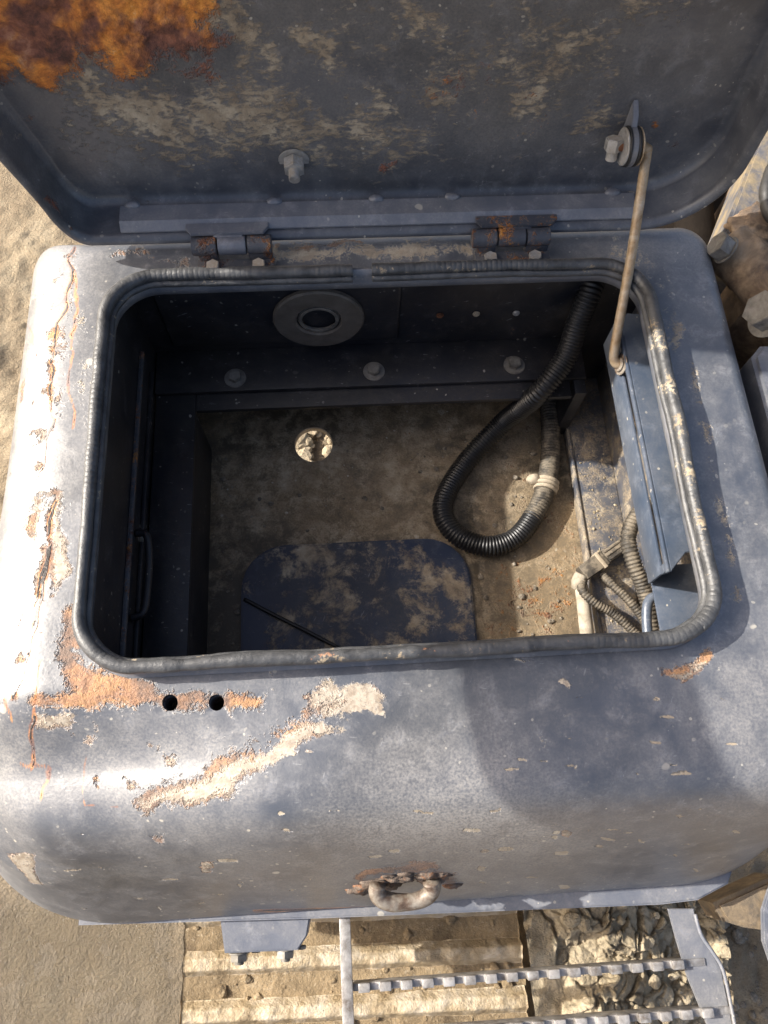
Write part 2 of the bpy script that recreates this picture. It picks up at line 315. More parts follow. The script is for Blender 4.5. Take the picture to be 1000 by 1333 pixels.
class MB:
    def __init__(s): s.bm = bmesh.new()
    def box(s, x0, x1, y0, y1, z0, z1, bev=.001, seg=2, rot=None, piv=None):
        r = bmesh.ops.create_cube(s.bm, size=1); vs_ = r['verts']
        bmesh.ops.scale(s.bm, vec=(x1 - x0, y1 - y0, z1 - z0), verts=vs_)
        bmesh.ops.translate(s.bm, vec=((x0 + x1) / 2, (y0 + y1) / 2, (z0 + z1) / 2), verts=vs_)
        if bev:
            es = list({e for v in vs_ for e in v.link_edges})
            r2 = bmesh.ops.bevel(s.bm, geom=es, offset=bev, segments=seg, affect='EDGES', profile=.5); vs_ = list({v for f in r2['faces'] for v in f.verts} | {v for v in vs_ if v.is_valid})
        if rot is not None: bmesh.ops.rotate(s.bm, cent=piv or ((x0 + x1) / 2, (y0 + y1) / 2, (z0 + z1) / 2), matrix=rot, verts=vs_)
        return s
    def prism(s, poly, z0, z1, bev=.0008, axes='xy'):
        """polygon extruded along the third axis"""
        def P(a, b, c): return {'xy': (a, b, c), 'yz': (c, a, b), 'xz': (a, c, b)}[axes]
        lo = [s.bm.verts.new(P(a, b, z0)) for a, b in poly]; hi = [s.bm.verts.new(P(a, b, z1)) for a, b in poly]
        fs = [s.bm.faces.new(lo[::-1]), s.bm.faces.new(hi)]
        n = len(poly)
        for i in range(n): fs.append(s.bm.faces.new((lo[i], lo[(i + 1) % n], hi[(i + 1) % n], hi[i])))
        bmesh.ops.recalc_face_normals(s.bm, faces=fs)
        if bev:
            es = list(fs[0].edges) + list(fs[1].edges)
            bmesh.ops.bevel(s.bm, geom=es, offset=bev, segments=2, affect='EDGES')
        return s
    def cyl(s, p, axis, r, h, seg=24, bev=.0006, r2=None, flat=False):
        """cylinder from p along axis by h"""
        a = Vector(axis).normalized(); q = a.to_track_quat('Z', 'Y').to_matrix()
        d = bmesh.ops.create_cone(s.bm, cap_ends=True, segments=seg, radius1=r, radius2=r if r2 is None else r2, depth=h)['verts']
        if bev:
            es = [e for e in {e for v in d for e in v.link_edges} if abs(e.verts[0].co.z - e.verts[1].co.z) < 1e-7]
            rr = bmesh.ops.bevel(s.bm, geom=es, offset=bev, segments=2, affect='EDGES'); d = list({v for f in rr['faces'] for v in f.verts} | {v for v in d if v.is_valid})
        bmesh.ops.rotate(s.bm, cent=(0, 0, 0), matrix=q, verts=d)
        bmesh.ops.translate(s.bm, vec=Vector(p) + a * h / 2, verts=d); return s
    def ring(s, p, axis, ro, ri, h, seg=40, tube=None):
        a = Vector(axis).normalized(); q = a.to_track_quat('Z', 'Y').to_matrix(); e = min(h, ro - ri) * .25
        prof = [(ri + e, 0), (ro - e, 0), (ro, e), (ro, h - e), (ro - e, h), (ri + e, h), (ri, h - e), (ri, e)]
        V = []
        for i in range(seg):
            t = 2 * math.pi * i / seg
            V.append([s.bm.verts.new(Vector(p) + q @ Vector((r * math.cos(t), r * math.sin(t), z))) for r, z in prof])
        for i in range(seg):
            for k in range(8): s.bm.faces.new((V[i][k], V[(i + 1) % seg][k], V[(i + 1) % seg][(k + 1) % 8], V[i][(k + 1) % 8]))
        return s
    def build(s, name, m, parent=None, smooth=True, angle=35):
        bmesh.ops.recalc_face_normals(s.bm, faces=s.bm.faces)
        me = bpy.data.meshes.new(name); s.bm.to_mesh(me); s.bm.free(); me.materials.append(MAT[m])
        if smooth:
            me.polygons.foreach_set('use_smooth', np.ones(len(me.polygons), bool))
            me.set_sharp_from_angle(angle=math.radians(angle))
        o = bpy.data.objects.new(name, me); COL.objects.link(o)
        if parent is not None: link(o, parent)
        return o
def grid_faces(nu, nv, wrap_v=False):
    i = np.arange(nu - 1)[:, None]; j = np.arange(nv if wrap_v else nv - 1)[None]; j2 = (j + 1) % nv
    return np.stack([i * nv + j, i * nv + j2, (i + 1) * nv + j2, (i + 1) * nv + j], -1).reshape(-1, 4)
def tube(path, rad, seg=16, squash=None):
    P = np.asarray(path, float); n = len(P); T = np.gradient(P, axis=0); T /= np.linalg.norm(T, axis=1)[:, None]
    u = np.cross(T[0], [0, 0, 1.]) if abs(T[0][2]) < .9 else np.cross(T[0], [0, 1., 0]); u /= np.linalg.norm(u)
    R = np.broadcast_to(np.asarray(rad, float), (n,)); V = []
    a = np.linspace(0, 2 * np.pi, seg, endpoint=False)
    for i in range(n):
        u = u - (u @ T[i]) * T[i]; u /= np.linalg.norm(u); v = np.cross(T[i], u)
        V.append(P[i] + R[i] * (np.cos(a)[:, None] * u + np.sin(a)[:, None] * v))
    V = np.array(V).reshape(-1, 3); F = grid_faces(n, seg, True)
    V = np.vstack([V, P[0], P[-1]]); k = len(V) - 2
    caps = [[k, (j + 1) % seg, j, j] for j in range(seg)]
    F = [tuple(f) for f in F] + [(k, (j + 1) % seg, j) for j in range(seg)] + [(k + 1, (n - 1) * seg + j, (n - 1) * seg + (j + 1) % seg) for j in range(seg)]
    return V, F
def tube_obj(name, path, rad, m, parent=None, seg=16):
    V, F = tube(path, rad, seg); return put(name, V, F, m, parent)
def corrug(path, r, pitch=.0046, amp=.13):
    """ribbed tube: path resampled so every rib has its own rings"""
    P = np.asarray(path); s = np.r_[0, np.cumsum(np.linalg.norm(np.diff(P, axis=0), axis=1))]
    n = int(s[-1] / pitch) * 5; q = np.linspace(0, s[-1], n)
    P = np.stack([np.interp(q, s, P[:, i]) for i in range(3)], -1)
    ph = (q / pitch) % 1
    return P, r * (1 - amp * (np.abs(ph - .5) < .22))
def hexbolt(p, axis, r, h, m, name, parent, washer=0, stud=0, wm=None, twist=0):
    b = MB()
    if washer: b.cyl(p, axis, washer, .0018, 28, .0005)
    q = Vector(p) + Vector(axis).normalized() * (.0017 if washer else 0)
    b.cyl(q, axis, r, h, 6, .0007)
    if stud: b.cyl(q + Vector(axis).normalized() * h * .95, axis, r * .52, stud, 14, .0006)
    return b.build(name, m, parent)

# rounded rectangle with fixed sampling; returns points and per-point side weights (left, front, right, back)
NS, NC = 150, 50
def rrect(x0, x1, y0, y1, r, nsx=NS, nsy=None, nc=NC):
    nsy = nsy or nsx
    if np.isscalar(r): r = (r, r, r, r)                  # radii: FL, FR, BR, BL
    P, W = [], []
    cs = [(x0 + r[0], y0 + r[0], np.pi, r[0], 0, 1), (x1 - r[1], y0 + r[1], 1.5 * np.pi, r[1], 1, 2), (x1 - r[2], y1 - r[2], 0, r[2], 2, 3), (x0 + r[3], y1 - r[3], .5 * np.pi, r[3], 3, 0)]
    for k, (cx, cy, a0, rr, sa, sb) in enumerate(cs):
        t = np.linspace(0, 1, nc); a = a0 + t * np.pi / 2
        P.append(np.stack([cx + rr * np.cos(a), cy + rr * np.sin(a)], -1))
        w = np.zeros((nc, 4)); u = t * t * (3 - 2 * t); w[:, sa] = 1 - u; w[:, sb] = u; W.append(w)
        nx = cs[(k + 1) % 4]; e = P[-1][-1]; a1 = nx[2]; s = np.array([nx[0] + nx[3] * np.cos(a1), nx[1] + nx[3] * np.sin(a1)])
        ns = nsx if k in (0, 2) else nsy
        tt = np.linspace(0, 1, ns + 2)[1:-1, None]; P.append(e + (s - e) * tt); w = np.zeros((ns, 4)); w[:, sb] = 1; W.append(w)
    return np.vstack(P), np.vstack(W)

# ================================================================== the setting: ground
GZ = -1.10
def axis_samples():
    a = np.linspace(-1.3, 1.3, 330); o = 1.3 + np.geomspace(.02, 40, 26); return np.r_[-o[::-1], a, o]
gx = axis_samples(); X, Y = np.meshgrid(gx, gx, indexing='ij')
G = np.stack([X, Y, np.zeros_like(X)], -1)
f1, f2, cid = worley(G + .02 * fbm(G, 20, 2)[..., None], 14)
near = np.exp(-((np.maximum(np.abs(X), np.abs(Y)) / 1.6) ** 6))
fp_ = PX((G + [0, 0, GZ]).reshape(-1, 3)); smooth_ = (1 - .6 * soft(240 - fp_[:, 0], 20) * soft(fp_[:, 1] - 1150, 40)).reshape(X.shape)
Z = GZ + near * (.06 * (fbm(G, 2.2, 4) - .5) + smooth_ * (.035 * (fbm(G, 11, 5) - .5) + .022 * (fbm(G, 40, 3) - .5)))
Z += near * .02 * np.clip(f2 - f1, 0, .35) * (X > .2)
G[..., 2] = Z
gp = PX(G.reshape(-1, 3))
wet = (soft(60 - np.abs(gp[:, 0] - 55), 30) * soft(gp[:, 1] - 1180, 40)).clip(0, 1)
wet = np.maximum(wet, .8 * soft(45 - np.abs(gp[:, 0] - 215), 25) * soft(gp[:, 1] - 1190, 30))
wet = np.maximum(wet, .95 * soft(240 - gp[:, 0], 20) * soft(gp[:, 1] - 1150, 40))
gr = put('ground', G.reshape(-1, 3), grid_faces(len(gx), len(gx)), 'ground', attrs={'wet': wet * (G.reshape(-1, 3)[:, 2] < 0)}); gr['kind'] = 'structure'

# ================================================================== toolbox
ZP = -.018                                             # top plate level; the seal runs at z = 0
box = thing('toolbox', (0, 0, -.33), 'weathered blue grey steel toolbox with its lid propped open and a dark empty inside', 'toolbox')
A, WA = rrect(-.3065, .3065, -.2225, .2225, .060)
rings, Wt = [], WA
FY, LXf, BYf = -.300, -.332, .268
B, _ = rrect(LXf, .380, FY, BYf, (.05, .06, .035, .030))
for t in np.linspace(0, 1, 40):
    P2 = A * (1 - t) + B * t; rings.append(np.c_[P2, np.full(len(P2), ZP)])
def ell(u, a, b_, k=.6, fl=0.):     # quarter ellipse, then down to the base, flaring out by fl
    if u < k: th = u / k * math.pi / 2; return a * math.sin(th), b_ * (1 - math.cos(th))
    return a + fl * (u - k) / (1 - k), b_ + (.274 - b_) * (u - k) / (1 - k)
def front_curve(a=.062, H=.152, Vd=.274):
    """(h, v) along a rolled front whose bend fades out smoothly, ending at H, Vd"""
    lo, hi = math.radians(50), math.radians(89)
    for _ in range(40):
        tm = (lo + hi) / 2; ss = np.linspace(0, .6, 3000); th = tm * (1 - np.exp(-(ss / a) ** 1.5)); d = ss[1]
        h = np.cumsum(np.cos(th)) * d; v = np.cumsum(np.sin(th)) * d; k = np.searchsorted(v, Vd)
        if h[k] > H: lo = tm
        else: hi = tm
    return h[:k + 1], v[:k + 1]
FH, FVv = front_curve()
def front(u):
    i = u ** 1.15 * (len(FH) - 1); return np.interp(i, np.arange(len(FH)), FH), np.interp(i, np.arange(len(FH)), FVv)
for u in np.linspace(0, 1, 100)[1:]:
    l, f, r, bk = ell(u, .078, .046), front(u), ell(u, .024, .032), ell(u, .024, .024)
    s = min(1, u / .6)
    P2, W2 = rrect(LXf - l[0], .380 + r[0], FY - f[0], BYf + bk[0], (.05 + .05 * s + .05 * max(0, u - .6) / .4, .06 + .035 * s + .05 * max(0, u - .6) / .4, .035 - .004 * s, .030 - .003 * s))
    tt = max(0, (u - .45) / .55); g = np.clip((.02 - P2[:, 1]) / .34, 0, 1); g = g * g * (3 - 2 * g)
    P2 = P2 + np.c_[tt * g * .24 * P2[:, 0], 0 * g]   # the sides flare out towards the front
    rings.append(np.c_[P2, ZP - W2 @ np.array([l[1], f[1], r[1], bk[1]])])
R_ = np.array(rings); nR, nM = R_.shape[:2]; V = R_.reshape(-1, 3)
# gentle dents of hand-worn sheet steel
V[:, 2] += np.where(V[:, 2] > -.25, .0022 * (fbm(V, 9, 3) - .5), 0)
def sm(x): x = np.clip(x, 0, 1); return x * x * (3 - 2 * x)
fade = np.clip((V[:, 2] + .29) / .2, 0, 1)
V[:, 2] -= fade * .044 * sm((-.06 - V[:, 0]) / .32) * sm((-.225 - V[:, 1]) / .08)          # front left corner sagged and tilted to catch the sun highlight
V[:, 2] -= fade * .006 * sm((-.24 - V[:, 1]) / .08)                                        # the plate falls slightly to the front
F = grid_faces(nR, nM, True)
holes = [U(220, 914, 'z', ZP), U(281, 914, 'z', ZP)]
HR = .0072
for hc in holes:
    d = np.linalg.norm(V[:, :2] - hc[:2], axis=1); top = V[:, 2] > -.05
    inside = (d < HR) & top
    F = F[~inside[F].any(1)]
    rim = np.zeros(len(V), bool)
    dd = d[F]; fm = (dd.min(1) < HR * 1.6)
    # boundary vertices: used by fewer than 4 faces close to the hole
    cnt = np.bincount(F.ravel(), minlength=len(V)); rim = top & ~inside & (d < HR * 1.7) & (cnt < 4) & (cnt > 0)
    v2 = V[rim, :2] - hc[:2]; V[rim, :2] = hc[:2] + v2 / np.linalg.norm(v2, axis=1)[:, None] * HR
Q = PX(V); wob = np.stack([fbm(V, 30, 3), fbm(V + 5, 30, 3)], -1) - .5
Qw = Q + wob * 26
rust = mx(line_m(Qw, [(104, 800), (84, 850), (98, 880), (150, 888), (190, 900)], 13, 16),
          line_m(Qw, [(45, 912), (110, 908), (170, 905), (215, 914), (285, 914), (335, 912)], 12, 14),
          poly_m(Qw, [(70, 850), (92, 842), (118, 872), (200, 898), (110, 925), (70, 915), (90, 890)], 14),
          .85 * line_m(Qw, [(190, 1040), (250, 1012), (320, 985), (385, 940), (440, 912)], 9, 18),
          line_m(Qw, [(128, 1012), (132, 1026)], 6, 8), line_m(Qw, [(195, 1088), (206, 1090)], 5, 7),
          line_m(Qw, [(72, 640), (66, 690), (62, 740)], 5, 9), line_m(Qw, [(68, 470), (66, 520)], 3, 8),
          .9 * line_m(Qw, [(862, 872), (900, 868), (925, 852)], 7, 8), .8 * line_m(Qw, [(360, 318), (470, 316)], 4, 8),
          line_m(Qw, [(420, 318), (440, 318)], 4, 6), .8 * line_m(Qw, [(150, 330), (240, 340)], 5, 10),
          .9 * line_m(Qw, [(470, 1148), (490, 1134), (560, 1134), (588, 1142)], 8, 9), .7 * line_m(Qw, [(95, 340), (92, 420), (70, 560)], 1.5, 6))
chip = mx(poly_m(Qw, [(388, 905), (420, 884), (470, 886), (518, 906), (500, 918), (508, 945), (470, 930), (440, 938), (405, 930)], 12),
          poly_m(Qw, [(370, 955), (400, 940), (445, 946), (452, 955), (410, 965), (385, 985), (340, 1000), (300, 1035), (250, 1050), (190, 1060), (180, 1040), (250, 1010), (320, 985)], 12),
          line_m(Qw, [(378, 982), (386, 983)], 5, 4), line_m(Qw, [(402, 982), (410, 983)], 4, 4),
          poly_m(Qw, [(66, 640), (80, 640), (82, 690), (95, 740), (66, 780), (60, 730)], 9),
          poly_m(Qw, [(860, 872), (880, 866), (928, 848), (920, 875), (888, 888)], 6),
          poly_m(Qw, [(10, 1108), (42, 1108), (56, 1150), (38, 1152)], 4),
          poly_m(Qw, [(40, 930), (100, 925), (90, 945), (45, 950)], 10), line_m(Qw, [(268, 1128), (272, 1128)], 7, 3),
          line_m(Qw, [(735, 885), (746, 890)], 5, 4), line_m(Qw, [(736, 1086), (742, 1088)], 6, 3))
edge_n = fbm(V + 9, 55, 4); strip = mx(poly_m(Q, [(20, 330), (95, 320), (90, 560), (70, 900), (60, 1000), (20, 1000), (0, 800)], 30), poly_m(Q, [(60, 930), (330, 900), (300, 1060), (80, 1080)], 60))
chip = np.maximum(chip, strip * soft(edge_n - .60, .10) * .85); rust = np.maximum(rust, strip * soft(edge_n - .66, .06) * .7)
crack_gap = mx(line_m(Qw, [(97, 318), (90, 372), (86, 405), (66, 450), (70, 485), (62, 530), (72, 545), (60, 580), (44, 625)], 1.6, 3.4),
           line_m(Qw, [(72, 655), (66, 690), (60, 720), (55, 770), (38, 850), (22, 905)], 2.2, 4),
           line_m(Qw, [(47, 715), (58, 716), (52, 760), (44, 792)], 1.2, 3), line_m(Qw, [(30, 790), (24, 830)], 2.6, 4), line_m(Qw, [(36, 850), (52, 860), (40, 960), (44, 1000)], 1., 3.2),
           line_m(Qw, [(45, 470), (30, 485), (45, 500), (36, 560)], .2, 3.2), line_m(Qw, [(112, 985), (114, 1055), (160, 1050)], .2, 2.6), line_m(Qw, [(20, 940), (10, 900)], .8, 3), line_m(Qw, [(95, 345), (100, 420), (86, 500), (96, 560)], .6, 3), line_m(Q, [(330, 1186), (420, 1184), (520, 1181)], 1.2, 3), line_m(Qw, [(30, 420), (50, 430), (44, 470)], .6, 3), line_m(Qw, [(30, 990), (60, 1000), (58, 1040)], .6, 3))  # stroke along the bottom paints in the gap's shade above the deck edge
mudm = mx(.55 * line_m(Q, [(800, 322), (850, 345), (872, 400), (880, 450)], 18, 26), .72 * line_m(Q, [(360, 330), (605, 325)], 12, 14),
          .55 * line_m(Q, [(900, 470), (925, 600), (955, 740), (960, 790)], 9, 12), .42 * poly_m(Q, [(95, 400), (125, 380), (120, 560), (95, 560)], 18),
          .5 * line_m(Q, [(330, 905), (395, 888), (470, 880)], 6, 12), .45 * line_m(Q, [(120, 870), (300, 880), (640, 862), (900, 848)], 3, 10),
          .45 * line_m(Q, [(700, 980), (750, 910), (790, 900)], 14, 20))
dust_glare = mx(.75 * poly_m(Q, [(430, 1060), (520, 1000), (640, 1000), (760, 1130), (640, 1160), (420, 1140)], 70), .35 * line_m(Q, [(0, 1000), (250, 1010)], 40, 60), .25 * line_m(Q, [(960, 900), (990, 1050)], 40, 50), .25 * line_m(Q, [(50, 330), (30, 900)], 40, 40))  # dust in the middle; the front left stroke whitens the sun glare
chip = chip * .80; rust = rust * .92
gs = np.random.default_rng(31); spl = np.zeros(len(V)); lowf = V[:, 1] < -.2          # thrown mud splats on the rolled front
for i in range(110):
    x0, y0 = (40 + 940 * gs.random(), 1050 + 135 * gs.random()) if i < 70 else (640 + 350 * gs.random(), 880 + 220 * gs.random())
    L_, w_ = 1 + 11 * gs.random() ** 2, .8 + 2.6 * gs.random() ** 2
    m_ = lowf & (np.abs(Q[:, 0] - x0) < 40) & (np.abs(Q[:, 1] - y0) < 25)
    if m_.any(): spl[m_] = np.maximum(spl[m_], (.55 + .45 * gs.random()) * line_m(Q[m_] + wob[m_] * 10, [(x0 - L_, y0 + gs.normal()), (x0 + L_, y0 + gs.normal())], w_, 1.6))
mudm = np.maximum(mudm, spl * .95)
shell = put('shell', V, F, 'shell', box, attrs=dict(rust=rust, chip=chip, crack_gap=crack_gap, mud=mudm, dust=dust_glare))
for hc in holes:   # bolt sleeves under the two open holes
    zt = V[np.hypot(V[:, 0] - hc[0], V[:, 1] - hc[1]) < .016, 2]; zt = zt[zt > -.1].min() - .0012; b = MB(); b.ring((hc[0], hc[1], zt - .03), (0, 0, 1), HR + .0035, HR - .0006, .03, 28); b.build('hole_sleeve', 'hinge', box)

# upstanding collar round the opening
def loft(name, rr, m, parent, closed=True):
    V = np.vstack(rr); return put(name, V, grid_faces(len(rr), len(rr[0]), closed), m, parent)
def rr3(x, y, r, z, ns=60, nc=16):
    P2, _ = rrect(-x, x, -y, y, r, ns, None, nc); return np.c_[P2, np.full(len(P2), z)]
loft('collar', [rr3(.3065, .2225, .060, ZP - .001), rr3(.3035, .2195, .057, ZP + .0015), rr3(.302, .218, .0555, -.006), rr3(.302, .218, .0555, .002), rr3(.2985, .2145, .052, .002), rr3(.2985, .2145, .052, -.012), rr3(.2965, .2125, .050, -.017), rr3(.296, .212, .0495, -.026), rr3(.300, .216, .052, -.027)], 'trim', box)

# rubber edge seal with a gap at the back
P2, _ = rrect(-.300, .300, -.2155, .2155, .055, 200, 160, 50)
gap_a, gap_b = U(459, 358, 'z', 0)[0], U(484, 356, 'z', 0)[0]
k0 = np.argmin(np.where(P2[:, 1] > .21, np.abs(P2[:, 0] - gap_a), 9)); P2 = np.roll(P2, -k0, 0)
k1 = np.argmin(np.where(P2[:, 1] > .21, np.abs(P2[:, 0] - gap_b), 9)); P2 = P2[:k1 + 1]
sp = np.c_[P2, np.zeros(len(P2))]; s_ = np.r_[0, np.cumsum(np.linalg.norm(np.diff(sp, axis=0), axis=1))]
q_ = np.linspace(0, s_[-1], 2200); sp = np.stack([np.interp(q_, s_, sp[:, i]) for i in range(3)], -1)
wv = fbm(sp, 14, 3) - .5; wv2 = fbm(sp + 3, 14, 3) - .5
sp[:, 2] += .003 * wv + .003; sp[:, 0] += .004 * wv2 * (np.abs(sp[:, 0]) > .29); sp[:, 1] += .004 * wv2 * (np.abs(sp[:, 1]) > .205)
rib = np.where((q_ / .0058) % 1 < .3, -.055, 0) * np.clip((fbm(sp, 9, 3) - .3) * 3, 0, 1.4)
MAT['seal'] = simple('dusty grey rubber seal', [(.3, (.03, .031, .033)), (.55, (.075, .077, .08)), (.8, (.12, .12, .118))], 60, .42, 0, .0006, 300, .6)
nt = MAT['seal'].node_tree; bs = nt.nodes['Principled BSDF']; b = NB(nt)
old = bs.inputs['Base Color'].links[0].from_socket
mm = b.sstep(b.math('ADD', b.attr('mud'), b.math('ADD', b.math('SUBTRACT', b.noise(190, 6, .7), .5), b.math('MULTIPLY', b.math('SUBTRACT', b.noise(30, 4), .5), .8))), .5, .62)
rr_ = b.sstep(b.math('ADD', b.attr('rust'), b.math('SUBTRACT', b.noise(120, 5, .7), .5)), .5, .6)
nt.links.new(b.mix(rr_, b.mix(mm, old, mud_color(b, 1.05)), (.40, .21, .12)), bs.inputs['Base Color']); nt.links.new(b.mixf(mm, .42, .95), bs.inputs['Roughness'])
SV, SF = tube(sp, .0066 * (1 + rib + .36 * wv + .30 * (fbm(sp, 55, 3) - .5)), 18)
SQ = PX(SV)
smud = mx(.50 * line_m(SQ, [(800, 350), (860, 440), (905, 640), (930, 760)], 14, 20), .45 * line_m(SQ, [(490, 352), (780, 345)], 10, 16), .4 * line_m(SQ, [(360, 865), (560, 850), (640, 845)], 12, 14), .32 * line_m(SQ, [(640, 850), (920, 825)], 12, 14), .25 * line_m(SQ, [(200, 365), (440, 362)], 12, 12))
smud = .95 * smud + .09 + .12 * (SV[:, 2] < -.002)
srust = .8 * mx(.75 * line_m(SQ, [(400, 855), (436, 852)], 7, 8), .6 * line_m(SQ, [(555, 846), (565, 846)], 8, 6), .5 * line_m(SQ, [(118, 570), (114, 620)], 5, 6), .5 * line_m(SQ, [(734, 836), (742, 836)], 8, 6))
seal = put('edge_seal', SV, SF, 'seal', box, attrs=dict(mud=smud, rust=srust))
skp = sp.copy(); ctr = np.c_[np.sign(sp[:, 0]) * np.minimum(np.abs(sp[:, 0]), .245), np.sign(sp[:, 1]) * np.minimum(np.abs(sp[:, 1]), .16)]
dirn = ctr - sp[:, :2]; dirn /= np.linalg.norm(dirn, axis=1)[:, None]
skp[:, :2] += dirn * .0055; skp[:, 2] -= .008
V2, F2 = tube(skp[::3], .0042 * (1 + .25 * (fbm(skp[::3], 90, 2) - .5)), 10)
put('seal_skirt', V2, F2, 'seal', seal, attrs=dict(mud=.35 + 0 * V2[:, 0], rust=0 * V2[:, 0]))

# ------------------------------------------------------------------ inside of the box
LZ, FZ = -.19, -.32
def sheet(name, pts, m, parent, n=2):
    return put(name, pts, [(0, 1, 2, 3)], m, parent, False)
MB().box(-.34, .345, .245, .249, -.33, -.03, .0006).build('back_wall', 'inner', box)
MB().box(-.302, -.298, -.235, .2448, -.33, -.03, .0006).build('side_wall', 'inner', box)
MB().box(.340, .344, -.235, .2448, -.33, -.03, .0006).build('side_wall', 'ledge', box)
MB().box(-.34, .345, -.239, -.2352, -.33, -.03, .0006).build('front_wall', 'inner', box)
# pressed field on the back wall
MB().box(-.27, .030, .2385, .2448, -.172, -.044, .004, 3).build('pressed_panel', 'inner', box)
# ledge: back strip over a frame plate with the floor opening
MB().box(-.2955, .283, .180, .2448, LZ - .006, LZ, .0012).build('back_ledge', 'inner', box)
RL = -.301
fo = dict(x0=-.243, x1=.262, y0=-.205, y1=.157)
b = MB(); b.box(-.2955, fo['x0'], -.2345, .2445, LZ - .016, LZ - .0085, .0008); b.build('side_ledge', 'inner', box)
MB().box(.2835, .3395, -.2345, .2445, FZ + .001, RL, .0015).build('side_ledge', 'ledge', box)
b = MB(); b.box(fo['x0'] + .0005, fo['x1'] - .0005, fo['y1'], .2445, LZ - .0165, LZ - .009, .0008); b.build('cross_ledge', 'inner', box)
# down-turned edges of the opening
MB().box(fo['x0'] - .003, fo['x0'] - .0002, -.2, fo['y1'], FZ + .0005, LZ - .017, .0006).build('opening_edge', 'inner', box)
MB().box(.2795, .2835, -.2340, .2440, FZ + .0005, RL + .003, .0012).build('ledge_bead', 'ledge', box)
MB().box(.2665, .2825, .160, .2440, FZ + .001, LZ - .0066, .001).build('corner_post', 'inner', box)
# floor with its drain hole: a grid with snapped rim
hx, hy, hr = -.094, .161, .0285
nx, ny = 160, 120; gx_, gy_ = np.linspace(-.33, .335, nx), np.linspace(-.235, .244, ny); X, Y = np.meshgrid(gx_, gy_, indexing='ij')
FV = np.stack([X, Y, np.full_like(X, FZ)], -1).reshape(-1, 3); FF = grid_faces(nx, ny)
FV[:, 2] += .0022 * (fbm(FV, 8, 3) - .5) - np.where(np.abs(FV[:, 0] - .132) < .003, .002, 0)
d = np.hypot(FV[:, 0] - hx, FV[:, 1] - hy); ins = d < hr; FF = FF[~ins[FF].any(1)]; cnt = np.bincount(FF.ravel(), minlength=len(FV)); rim = (d < hr * 1.4) & (cnt < 4) & (cnt > 0)
v2 = FV[rim, :2] - [hx, hy]; FV[rim, :2] = [hx, hy] + v2 / np.linalg.norm(v2, axis=1)[:, None] * hr
fq = PX(FV); fw = fq + 30 * (np.stack([fbm(FV, 25, 3), fbm(FV + 4, 25, 3)], -1) - .5)
fm = .12 + .25 * poly_m(fw, [(300, 540), (620, 540), (620, 700), (300, 700)], 90) + .1 * (fw[:, 0] > 625)
fr = .12 + .18 * (soft(fw[:, 0] - 630, 20)) + .2 * line_m(fw, [(680, 780), (720, 790)], 25, 40)
floor = put('floor_plate', FV, FF, 'floor', box, attrs=dict(mud=fm - .12, rust=fr - .12))
b = MB(); b.ring((hx, hy, FZ - .012), (0, 0, 1), hr + .004, hr - .001, .0115, 48); b.build('drain_rim', 'tube', box)
# worn raised field of the floor, rounded corners
def rpoly(x0, x1, y0, y1, r, n=8):
    P, _ = rrect(x0, x1, y0, y1, r, 2, 2, n); return [tuple(p) for p in P]
MB().prism(rpoly(-.198, .118, -.232, .004, .062), FZ + .0005, FZ + .007, .003).build('raised_floor_panel', 'floorpanel', box)
# bolts on the ledge, plugs on the back wall
for px, py in ((306, 491), (487, 482), (670, 474)):
    p = U(px, py, 'z', LZ + .003); hexbolt((p[0], p[1], LZ - .0004), (0, 0, 1), .0085, .0075, 'darkbolt', 'ledge_bolt', box, .0145)
for px, py, m in ((573, 410, 'rust'), (620, 408, 'tie'), (672, 407, 'zinc')):
    p = U(px, py, 'y', .244); MB().cyl((p[0], .2452, p[2]), (0, -1, 0), .0048, .004, 16, .0015).build('wall_plug', m, box)
# rubber ring round the cable port on the back wall
gc = U(415, 413, 'y', .236); b = MB(); b.ring((gc[0], .2387, gc[2]), (0, -1, 0), .0575, .028, .009, 56); b.build('port_ring', 'grommet', box)
for i in range(3):
    MB().ring((gc[0], .2382 - .0022 * i - .001, gc[2]), (0, -1, 0), .0275 - .0012 * i, .0235 - .0012 * i, .0018, 40).build('port_thread', 'darkbolt', box)
for z0_, m_ in ((-.120, 'hinge'), (-.168, 'inner')):     # seam strips along the left wall
    MB().box(-.2978, -.2925, -.2, .2, z0_ - .006, z0_, .0012).build('wall_strip', m_, box)
# grab bow on the left wall
pth = spline([(-.2965, -.030, -.150), (-.284, -.034, -.148), (-.280, -.06, -.150), (-.280, -.10, -.150), (-.283, -.126, -.149), (-.2965, -.132, -.150)], 50)
tube_obj('wall_bow', pth, .0045, 'inner', box, 12)

# ------------------------------------------------------------------ stay rail on the right side
RX = .281
b = MB(); y0, y1 = -.137, .176
b.prism([(RX + .0022, y1 - .004), (RX + .0022, y0), (RX + .022, y0 + .020), (RX + .036, y0 + .022), (RX + .036, y1 + .004), (RX + .012, y1 + .006)], -.052, -.049, .0008)
rail = b.build('stay_rail', 'rail', box)
b = MB(); b.box(RX - .0015, RX + .002, y0, y1, -.0555, -.049, .001); b.box(RX - .0015, RX + .002, y0 + .003, y1, -.105, -.0655, .001)
b.box(RX - .0015, RX + .002, .140, y1, -.0655, -.0555, 0); b.box(RX - .0015, RX + .002, y0 + .002, -.126, -.0655, -.0555, 0); b.build('slotted_web', 'rail', rail)
MB().box(RX + .004, RX + .058, -.20, -.112, -.112, -.108, .001).build('end_plate', 'rail', rail)
MB().box(RX + .0362, RX + .058, -.2, .2, -.052, -.049, .001).build('wall_flange', 'rail', rail)

